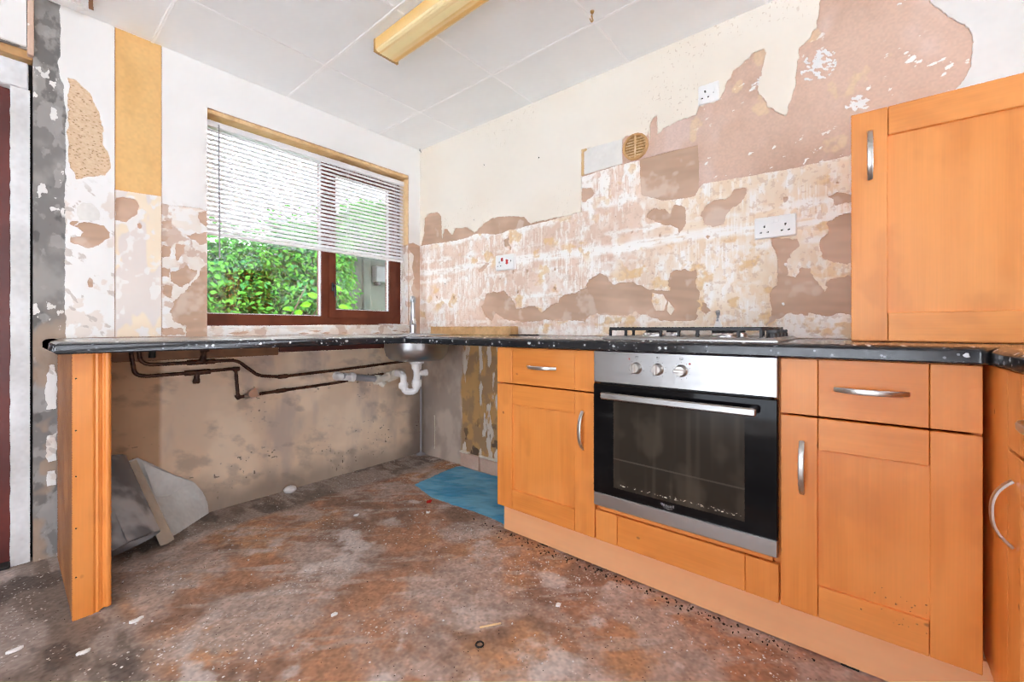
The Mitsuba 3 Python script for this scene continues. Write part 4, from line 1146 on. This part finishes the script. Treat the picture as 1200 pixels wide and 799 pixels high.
put(wp + '__coupling', S(cat(cyl((1.60, 2.518, .608), (1.632, 2.518, .604), .033, 16), cyl((1.63, 2.518, .604), (1.74, 2.52, .622), .024, 16, .026), cyl((1.70, 2.52, .615), (1.765, 2.515, .63), .035, 16), cyl((1.62, 2.518, .600), (1.655, 2.49, .565), .02, 12)), 'm_oldplastic', 40), 'cream coupling')
put(wp + '__union', S(cat(cyl((1.765, 2.515, .632), (1.80, 2.49, .648), .028, 14), tube(bend([(1.79, 2.50, .645), (1.78, 2.45, .655), (1.67, 2.40, .657), (1.655, 2.372, .658)], .03), .020, 12)), 'm_oldplastic', 40), 'cream union')
put('waste_stub', S(cat(cyl((2.015, 2.556, .012), (2.015, 2.556, .74), .008, 10), lathe([(0, 0), (.035, 0), (.03, .008), (.012, .016), (0, .016)], 20).apply_translation((2.015, 2.556, 0))), 'm_greypipe', 40), 'thin grey pipe rising from the floor in the room corner', 'pipe')
put('loose_cable', S(tube([(2.0445 - .003, 2.43, .06), (2.0445 - .004, 2.425, .20), (2.0445 - .003, 2.43, .31)], .003, 6), 'm_oldplastic', 40), 'short white cable end on the wall by the room corner', 'cable')

# ------------------------------------------------------------------ copper pipes on the window wall
YP = 2.575
pp = thing('copper_pipe', 'upper dark copper pipe that drops in an S bend under the worktop', 'pipe')
put(pp + '__tube', S(tube(bend([(.40, YP, .871), (.408, YP, .800), (.440, YP, .782), (.61, YP, .783), (.80, YP, .784), (.905, YP, .690), (1.02, YP, .674), (1.40, YP, .688), (1.90, YP, .713)], .035), .0085, 12), 'm_rust', 40))
put(pp + '__stop_valve', S(cat(cyl((.585, YP, .783), (.70, YP, .784), .0135, 12), tube([(.648, YP, .784), (.655, YP, .835)], [.016, .009], 12), cyl((.640, YP, .838), (.674, YP, .846), .011, 12), cyl((.655, YP, .835), (.657, YP, .862), .006, 8)), 'm_rust', 40), 'corroded stop valve')
put(pp + '__joint', S(cat(cyl((1.01, YP, .674), (1.06, YP, .676), .0125, 12)), 'm_rust', 40), 'joint collar')
pp = thing('copper_pipe', 'lower dark copper pipe with a short vertical drop and a valve', 'pipe')
put(pp + '__tube', S(tube(bend([(.372, YP, .871), (.388, YP, .742), (.425, YP, .729), (.60, YP, .732), (.795, YP, .739), (.806, YP, .582), (.90, YP, .589), (1.36, YP, .606), (1.70, YP, .635)], .022), .0085, 12), 'm_rust', 40))
put(pp + '__tee', S(cat(cyl((.575, YP, .731), (.680, YP, .733), .0135, 12), cyl((.626, YP, .732), (.622, YP, .690), .012, 12), cyl((.610, YP, .690), (.634, YP, .688), .014, 10)), 'm_rust', 40), 'corroded drain tee')
vw = lathe([(0, -.006), (.024, -.006), (.026, 0), (.024, .006), (0, .006)], 16)
vw.apply_transform(trimesh.transformations.rotation_matrix(math.pi / 2, (1, 0, 0)))
put(pp + '__stop_valve', S(cat(cyl((.835, YP, .584), (.905, YP, .589), .0145, 12), cyl((.868, YP, .588), (.868, YP - .035, .600), .009, 10), vw.apply_translation((.868, YP - .036, .602))), 'm_nickel', 40), 'dull metal stop valve')
put(pp + '__joint', S(cyl((1.00, YP, .5925), (1.05, YP, .595), .0125, 12), 'm_rust', 40), 'joint collar')
put(pp + '__elbow', S(cyl((.784, YP, .737), (.812, YP, .735), .012, 12), 'm_rust', 40))
put(pp + '__elbow', S(cyl((.800, YP, .597), (.812, YP, .574), .012, 12), 'm_rust', 40))
pp = thing('copper_pipe', 'short dark pipe tail hanging beside the left end of the copper pipes', 'pipe')
put(pp + '__tube', S(tube([(.452, YP, .871), (.45, YP, .815)], .013, 12), 'm_dark', 40))
put('wall_batten', S(cbox(.17, 1.015, 2.586, 2.599, .800, .868, .002), 'm_batten'), 'brown timber batten along the wall under the left worktop', 'batten')
put('wall_batten', S(cbox(1.02, 1.74, 2.586, 2.599, .815, .868, .002), 'm_batten_red'), 'dark red-brown timber batten under the worktop near the sink', 'batten')
put('baseboard_right', S(cat(cbox(XW - .020, XW - .0005, 1.30, 1.95, 0, .088, .003), cbox(XW - .020, XW - .0005, 1.965, 2.14, 0, .094, .003)), 'm_skim'), 'broken plaster-coloured skirting by the blue floor patch', kind='structure')
for y0, y1 in ((1.50, 1.955), (2.06, 2.145)):
    put('baseboard_right__edge_strip', S(cbox(XW - .024, XW - .0005, y0, y1, .0945, .104, .002), 'm_oldplastic'), 'pale strip on the skirting')

# ------------------------------------------------------------------ things on the hob wall
def wall(y0, y1, z0, z1, d0, d1, c=.001):
    return cbox(XW - d1, XW - d0, y0, y1, z0, z1, c)


def pins(yc, zc, d, s=1.0):
    return [wall(yc - .0028 * s, yc + .0028 * s, zc + .009 * s, zc + .017 * s, d - .0005, d + .0004, .0001),
            wall(yc - .014 * s, yc - .007 * s, zc - .010 * s, zc - .0055 * s, d - .0005, d + .0004, .0001), wall(yc + .007 * s, yc + .014 * s, zc - .010 * s, zc - .0055 * s, d - .0005, d + .0004, .0001)]


def socket(label, yc, zc, w, h, d, tilt=0.0):
    t = thing('wall_socket', label, 'socket')
    put(t + '__plate', S(wall(yc - w / 2, yc + w / 2, zc - h / 2, zc + h / 2, .002, d, .003), 'm_plastic'))
    return t


t = socket('white double wall socket above the hob beside the wall cabinet', .268, 1.373, .147, .087, .024)
for yy in (.268 + .037, .268 - .037):
    put(t + '__pin_hole', S(cat(*pins(yy, 1.362, .024, 1.15)), 'm_dark'), 'dark pin holes')
put(t + '__switch', S(cat(wall(.268 + .002, .268 + .014, 1.388, 1.405, .0235, .0275, .001), wall(.268 - .014, .268 - .002, 1.388, 1.405, .0235, .0275, .001)), 'm_plastic'), 'white rocker switches')
t = socket('white cooker switch with red rockers on the left part of the hob wall', 1.724, 1.370, .150, .095, .034)
put(t + '__switch', S(wall(1.733, 1.748, 1.376, 1.398, .0335, .039, .001), 'm_red'), 'red rocker switch')
put(t + '__switch', S(wall(1.692, 1.708, 1.356, 1.385, .0335, .039, .001), 'm_red'), 'red rocker switch')
put(t + '__pin_hole', S(cat(*pins(1.765, 1.358, .034, 1.2)), 'm_dark'), 'dark pin holes')
put(t + '__indicator_light', S(wall(1.666, 1.672, 1.370, 1.378, .0335, .0345, .0002), 'm_dark'), 'small neon window')
t = socket('white single wall socket high up near the ceiling by the torn paint', .527, 2.018, .088, .087, .012)
put(t + '__pin_hole', S(cat(*pins(.540, 2.012, .012, 1.3)), 'm_dark'), 'dark pin holes')
put(t + '__switch', S(wall(.492, .503, 2.018, 2.036, .0115, .015, .001), 'm_plastic'), 'white rocker switch')
put(t + '__screw', S(cat(wall(.503, .507, 2.012, 2.016, .0115, .0128, .0005)), 'm_dark'))

vg = thing('vent_grille', 'round brown vent grille in the hob wall beside the pale panel', 'vent')
gy, gz, gr = .872, 1.871, .066
ringp = Point(gy, gz).buffer(gr, 24).difference(Point(gy, gz).buffer(gr - .011, 24))
put(vg + '__rim', S(on_right(ringp, .016), 'm_oak'), 'brown rim')
put(vg + '__backing', S(on_right(Point(gy, gz).buffer(gr - .009, 24), .005), 'm_stain'))
for k in range(8):
    z = gz - .049 + k * .014
    hw = math.sqrt(max((gr - .008) ** 2 - (z - gz) ** 2, 1e-6))
    put(vg + '__slat', S(wall(gy - hw, gy + hw, z - .0028, z + .0028, .004, .012, .001), 'm_brass'))
put(vg + '__centre_bar', S(wall(gy - .004, gy + .004, gz - gr + .006, gz + gr - .006, .004, .016, .001), 'm_stain'), 'pale centre bar')

for lab, y, z in (('white wall plug in the chase just below the double socket', .232, 1.213), ('white wall plug low in the chase above the hob', .240, 1.052)):
    put('wall_plug', S(tube([(XW + .0, y, z), (XW - .014, y, z + .003)], [.004, .005], 10), 'm_plastic', 40), lab, 'wall plug')
for lab, y, z in (('dark screw hole in the cream paint left of the pale panel', 1.476, 1.973), ('dark screw hole in the cream paint nearest the window', 1.924, 2.04), ('dark screw hole in the adhesive near the sink corner', 2.31, 1.275), ('dark screw hole in the peeled strip near the room corner', 2.02, 1.69), ('dark screw hole above the left end of the hob', .98, .945)):
    put('screw_hole', S(tube([(XW + .002, y, z), (XW - .0062, y, z)], .0042, 10), 'm_dark'), lab, 'screw hole')
put('cable_stub', S(cat(cyl((XW, .487, 1.015), (XW - .012, .487, 1.03), .009, 10), cyl((XW, .487, 1.015), (XW - .01, .489, .985), .006, 8)), 'm_greypipe', 40), 'grey cable stub poking from the wall over the hob', 'cable')
put('filler_blob', S(on_right(rough_poly([(.46, .93), (.515, .93), (.50, .97), (.492, 1.0), (.48, 1.0), (.47, .965)], .002, .005, 91), .012), 'm_plain_white'), 'white filler blob on the wall directly behind the hob', 'filler')
put('timber_block', S(cbox(1.925, 2.0, 1.60, 2.335, WT1 + .0005, .966, .003), 'm_oak'), 'long pale brown timber block on the worktop by the sink', 'timber block')
put('thin_offcut', S(cbox(1.90, 2.02, 1.46, 1.592, WT1 + .0005, .918, .001), 'm_dark'), 'thin dark offcut on the worktop at the end of the timber block', 'offcut')

# ------------------------------------------------------------------ ceiling fitting and hook
lf = thing('ceiling_batten_light', 'yellowed ribbed fluorescent batten light on the ceiling', 'ceiling light')
LX0, LX1, LY0, LY1, LZ = 1.112, 1.236, .15, 1.752, 2.252
put(lf + '__spine', S(cbox(LX0 + .012, LX1 - .012, LY0 + .01, LY1 - .012, 2.295, ZC - .0062, .002), 'm_plain_white'), 'white spine')
w = np.linspace(0, 1, 61)
bx = LX0 + (LX1 - LX0) * w
bz = LZ + .006 * (2 * w - 1) ** 8 * 2 + .0016 * np.cos(w * 2 * np.pi * 12) * (np.abs(2 * w - 1) < .93)
outer = np.vstack([[(LX0 - .002, 2.309)], np.c_[bx, bz], [(LX1 + .002, 2.309)]])
inner_ = np.vstack([[(LX1 - .002, 2.309)], [(LX1 - .004, LZ + .012)], [(LX0 + .004, LZ + .012)], [(LX0 + .002, 2.309)]])
df = prism(Polygon(np.vstack([outer, inner_])).buffer(0), LY1 - LY0)
v = df.vertices.copy()
df.vertices = np.c_[v[:, 0], LY0 + v[:, 2], v[:, 1]]
df.fix_normals()
put(lf + '__diffuser', S(df, 'm_lamp', 25), 'yellowed ribbed plastic diffuser')
for y in (LY0, LY1):
    put(lf + '__end_cap', S(cbox(LX0 - .004, LX1 + .004, y - .006, y + .006, LZ - .003, 2.312, .002), 'm_lampedge'), 'brown end cap')
hk = [(1.611, .884, 2.3135), (1.611, .884, 2.296)] + [(1.611 + .012 * math.sin(t), .884 + .004, 2.284 + .012 * math.cos(t)) for t in np.linspace(0, 4.3, 12)]
put('cup_hook', S(cat(tube(hk, .003, 8), lathe([(0, 2.3138), (.009, 2.3138), (.007, 2.308), (0, 2.308)], 14).apply_translation((1.611, .884, 0))), 'm_brass', 40), 'small brass cup hook screwed into the ceiling', 'hook')
put('wire_stub', S(tube([(2.02, 2.575, 2.3138), (2.018, 2.572, 2.30), (2.025, 2.565, 2.29)], .003, 6), 'm_dark'), 'short dark wire stub at the ceiling corner', 'wire')
for lab, pts, mt in (('broken white coving scrap at the ceiling above the grey render', [(.10, 2.55, 2.3138), (.20, 2.56, 2.3138), (.23, 2.52, 2.3138), (.15, 2.48, 2.3138)], 'm_plain_white'), ('broken brown coving scrap at the ceiling above the chipboard strip', [(.23, 2.50, 2.3138), (.245, 2.50, 2.3138), (.235, 2.42, 2.3138), (.225, 2.42, 2.3138)], 'm_batten')):
    P = np.array(pts)
    lo = P - np.array([0, .012, .022])
    put('coving_scrap', S(trimesh.convex.convex_hull(np.vstack([P, lo])), mt), lab, 'coving')

# ------------------------------------------------------------------ lino roll leaning under the left end of the worktop
rl = thing('lino_roll', 'roll of old grey lino leaning under the left end of the worktop', 'lino roll')
ax = np.array([-.22, .534, .816])
ax /= np.linalg.norm(ax)
ch = np.array([.925, .381, 0])
ch -= ax * (ch @ ax)
ch /= np.linalg.norm(ch)
nb = np.cross(ch, ax)
C0 = np.array([.325, 2.318, .058])
turns, n = 3.25, 120
th = np.linspace(0, turns * 2 * np.pi, n) + .3
rad = np.linspace(.085, .122, n)
V = []
for L in np.linspace(0, .375, 6):
    for r_off in (0, -.003):
        for t_, r_ in zip(th, rad + r_off):
            V.append(C0 + ax * L + ch * (r_ * math.cos(t_)) + nb * (r_ * .70 * math.sin(t_)))
V = np.array(V)
F = []
for i in range(5):
    for s in (0, 1):
        for j in range(n - 1):
            a = (i * 2 + s) * n + j
            b = a + 2 * n
            q = [(a, a + 1, b + 1), (a, b + 1, b)]
            F += q if s == 0 else [t_[::-1] for t_ in q]
for e in (0, 5):
    for j in range(n - 1):
        a, b = e * 2 * n + j, e * 2 * n + n + j
        F += [(a, b, b + 1), (a, b + 1, a + 1)]
V[:, 2] = np.maximum(V[:, 2], .002)
V[:, 1] = np.minimum(V[:, 1], 2.592)
V[:, 0] = np.maximum(V[:, 0], .168)
put(rl + '__coil', S(trimesh.Trimesh(V, F, process=False), 'm_lino_top', True), 'dark grey rolled lino')
A0, A1 = np.array([.440, 2.372, .003]), np.array([.355, 2.578, .345])
rim = np.array([(.677, 2.586, .003), (.672, 2.588, .06), (.655, 2.588, .115), (.616, 2.588, .185), (.537, 2.588, .24), (.45, 2.588, .315), (.40, 2.588, .352)])
tr_ = np.r_[0, np.cumsum(np.linalg.norm(np.diff(rim, axis=0), axis=1))]
tr_ /= tr_[-1]
NA, NB = 24, 24
V = []
for off in (0, .003):
    for i in range(NA):
        t_ = i / (NA - 1)
        a = A0 + (A1 - A0) * t_
        b = np.array([np.interp(t_, tr_, rim[:, k]) for k in range(3)])
        for j in range(NB):
            s = j / (NB - 1)
            p = a + (b - a) * s
            bul = math.sin(math.pi * s) * math.sin(math.pi * min(t_ * 1.1, 1)) * .045
            p = p + np.array([-.35, .75, -.25]) * bul
            p += np.array([-.3, -.95, .1]) * (.02 * math.exp(-((s - 1) / .12) ** 2) * math.sin(math.pi * t_))
            p[1] = min(p[1], 2.592) - off
            p[2] = max(p[2], .002)
            V.append(p)
V = np.array(V)
F = []
for o in (0, 1):
    for i in range(NA - 1):
        for j in range(NB - 1):
            a = o * NA * NB + i * NB + j
            q = [(a, a + 1, a + NB + 1), (a, a + NB + 1, a + NB)]
            F += q if o else [x[::-1] for x in q]
put(rl + '__loose_flap', S(trimesh.Trimesh(V, F, process=False), 'm_lino_back', True), 'loose end folded back to its pale grey underside')

V = []
for off in (.002, .006):          # a tan strip along the roll, in front of the flap
    for i in range(12):
        t_ = i / 11
        a = A0 + (A1 - A0) * t_
        for s_ in (0, .5, 1):
            p = a + np.array([.052, .016, .005]) * s_ * (1 - .25 * t_) + np.array([0, -.012 - off - .010 * math.sin(math.pi * s_), .0])
            V.append((p[0], min(p[1], 2.588), max(p[2], .002)))
F = []
for o in (0, 1):
    for i in range(11):
        for j in range(2):
            a = o * 36 + i * 3 + j
            q = [(a, a + 1, a + 4), (a, a + 4, a + 3)]
            F += q if o else [x[::-1] for x in q]
put(rl + '__tan_strip', S(trimesh.Trimesh(np.array(V), F, process=False), 'm_tan_strip', True), 'tan strip along the roll')
fc = on_back(rough_poly([(.415, .335), (.535, .238), (.600, .190), (.560, .185), (.505, .150), (.455, .165)], .0012, .01, 55), .003, 2.548)
put(rl + '__folded_corner', S(fc, 'm_lino_back'), 'pale folded corner')

# ------------------------------------------------------------------ floor remnants and debris
bp = Polygon(rough_edge([(1.545, 1.88), (1.60, 2.09), (1.82, 2.125), (2.02, 2.14), (2.02, .4), (1.53, .4), (1.525, 1.20), (1.56, 1.36), (1.565, 1.55), (1.55, 1.7)], .006, .012, 41, True, .05)).buffer(0)
bm = prism(bp, .0016)
put('floor__blue_remnant', S(bm, 'm_blue'), 'blue paint-stained patch of old floor covering')
put('pipe_cap', S(trimesh.creation.icosphere(subdivisions=3).apply_scale((.034, .025, .021)).apply_transform(trimesh.transformations.rotation_matrix(-.3, (0, 0, 1))).apply_translation((1.062, 2.545, .0205)), 'm_plastic', True), 'white egg-shaped plastic cap on the floor against the window wall', 'cap')


def flake(x, y, r, seed, h=.003):
    P = [(x + r * s * math.cos(t), y + r * .7 * s * math.sin(t)) for t, s in zip(np.linspace(0, 6.28, 10)[:-1], np.random.default_rng(seed).uniform(.55, 1.3, 9))]
    m = prism(rough_poly(P, .0015, .004, seed), h)
    v = m.vertices.copy()
    v[:, 2] += .15 * np.abs(v[:, 0] - x) * (v[:, 2] > 0)
    m.vertices = v
    return m


for k, (lab, x, y, r) in enumerate([('curled white paint flake on the floor beside the foot of the end panel', .279, 1.82, .019), ('white paint flake on the dirty floor left of the end panel', .150, 1.76, .014), ('white paint flake on the floor at the left picture edge', .05, 1.62, .013), ('long white paint flake on the floor in front of the back door', .022, 1.93, .016),
                                         ('pale flake on the brown floor in the middle of the kitchen', .70, 1.35, .013), ('pale flake on the floor near the blue patch', 1.40, 1.72, .012), ('pale flake on the floor under the window', 1.15, 1.98, .012), ('pale flake on the floor in front of the oven', 1.22, .80, .012)]):
    put('paint_flake', S(flake(x, y, r, 200 + k), 'm_plain_white'), lab, 'paint flake')
put('red_scrap', S(flake(1.494, 1.823, .018, 300, .006), 'm_red'), 'small orange-red scrap on the floor by the blue patch', 'scrap')
tor = trimesh.creation.torus(.0115, .0022, 24, 8).apply_translation((.915, .882, .0025))
put('rubber_ring', S(tor, 'm_dark', True), 'small dark rubber ring on the floor in front of the oven', 'ring')
put('pale_splinter', S(cbox(.955, 1.025, .905, .911, 0, .004, .001).apply_transform(trimesh.transformations.rotation_matrix(-.6, (0, 0, 1), (1, .9, 0))), 'm_lintel'), 'pale wood splinter on the floor beside the rubber ring', 'splinter')
fr_ = np.random.default_rng(77)
bits = []
for k in range(420):
    if k < 240:
        x, y = fr_.uniform(.15, 1.42), fr_.uniform(.55, 2.5)
    else:
        x, y = 1.42 - abs(fr_.normal(0, .10)), fr_.uniform(.0, 1.9)
    r = fr_.uniform(.0012, .0040)
    bits.append(trimesh.creation.icosphere(subdivisions=0).apply_scale((r, r * fr_.uniform(.5, 1), r * .6)).apply_translation((x, y, r * .45)))
put('plaster_crumbs', S(cat(*bits), 'm_plain_white'), 'white plaster crumbs scattered over the brown floor', 'crumbs', kind='stuff')
bits = []
for k in range(230):
    x, y = 1.505 - min(abs(fr_.normal(0, .032)), .075), fr_.uniform(.1, 1.5)
    r = fr_.uniform(.0015, .0055)
    bits.append(trimesh.creation.icosphere(subdivisions=0).apply_scale((r, r * fr_.uniform(.4, 1), r * .6)).apply_translation((x, y, r * .45)))
put('dark_grit', S(cat(*bits), 'm_dark'), 'dark grit and droppings along the foot of the plinth', 'grit', kind='stuff')
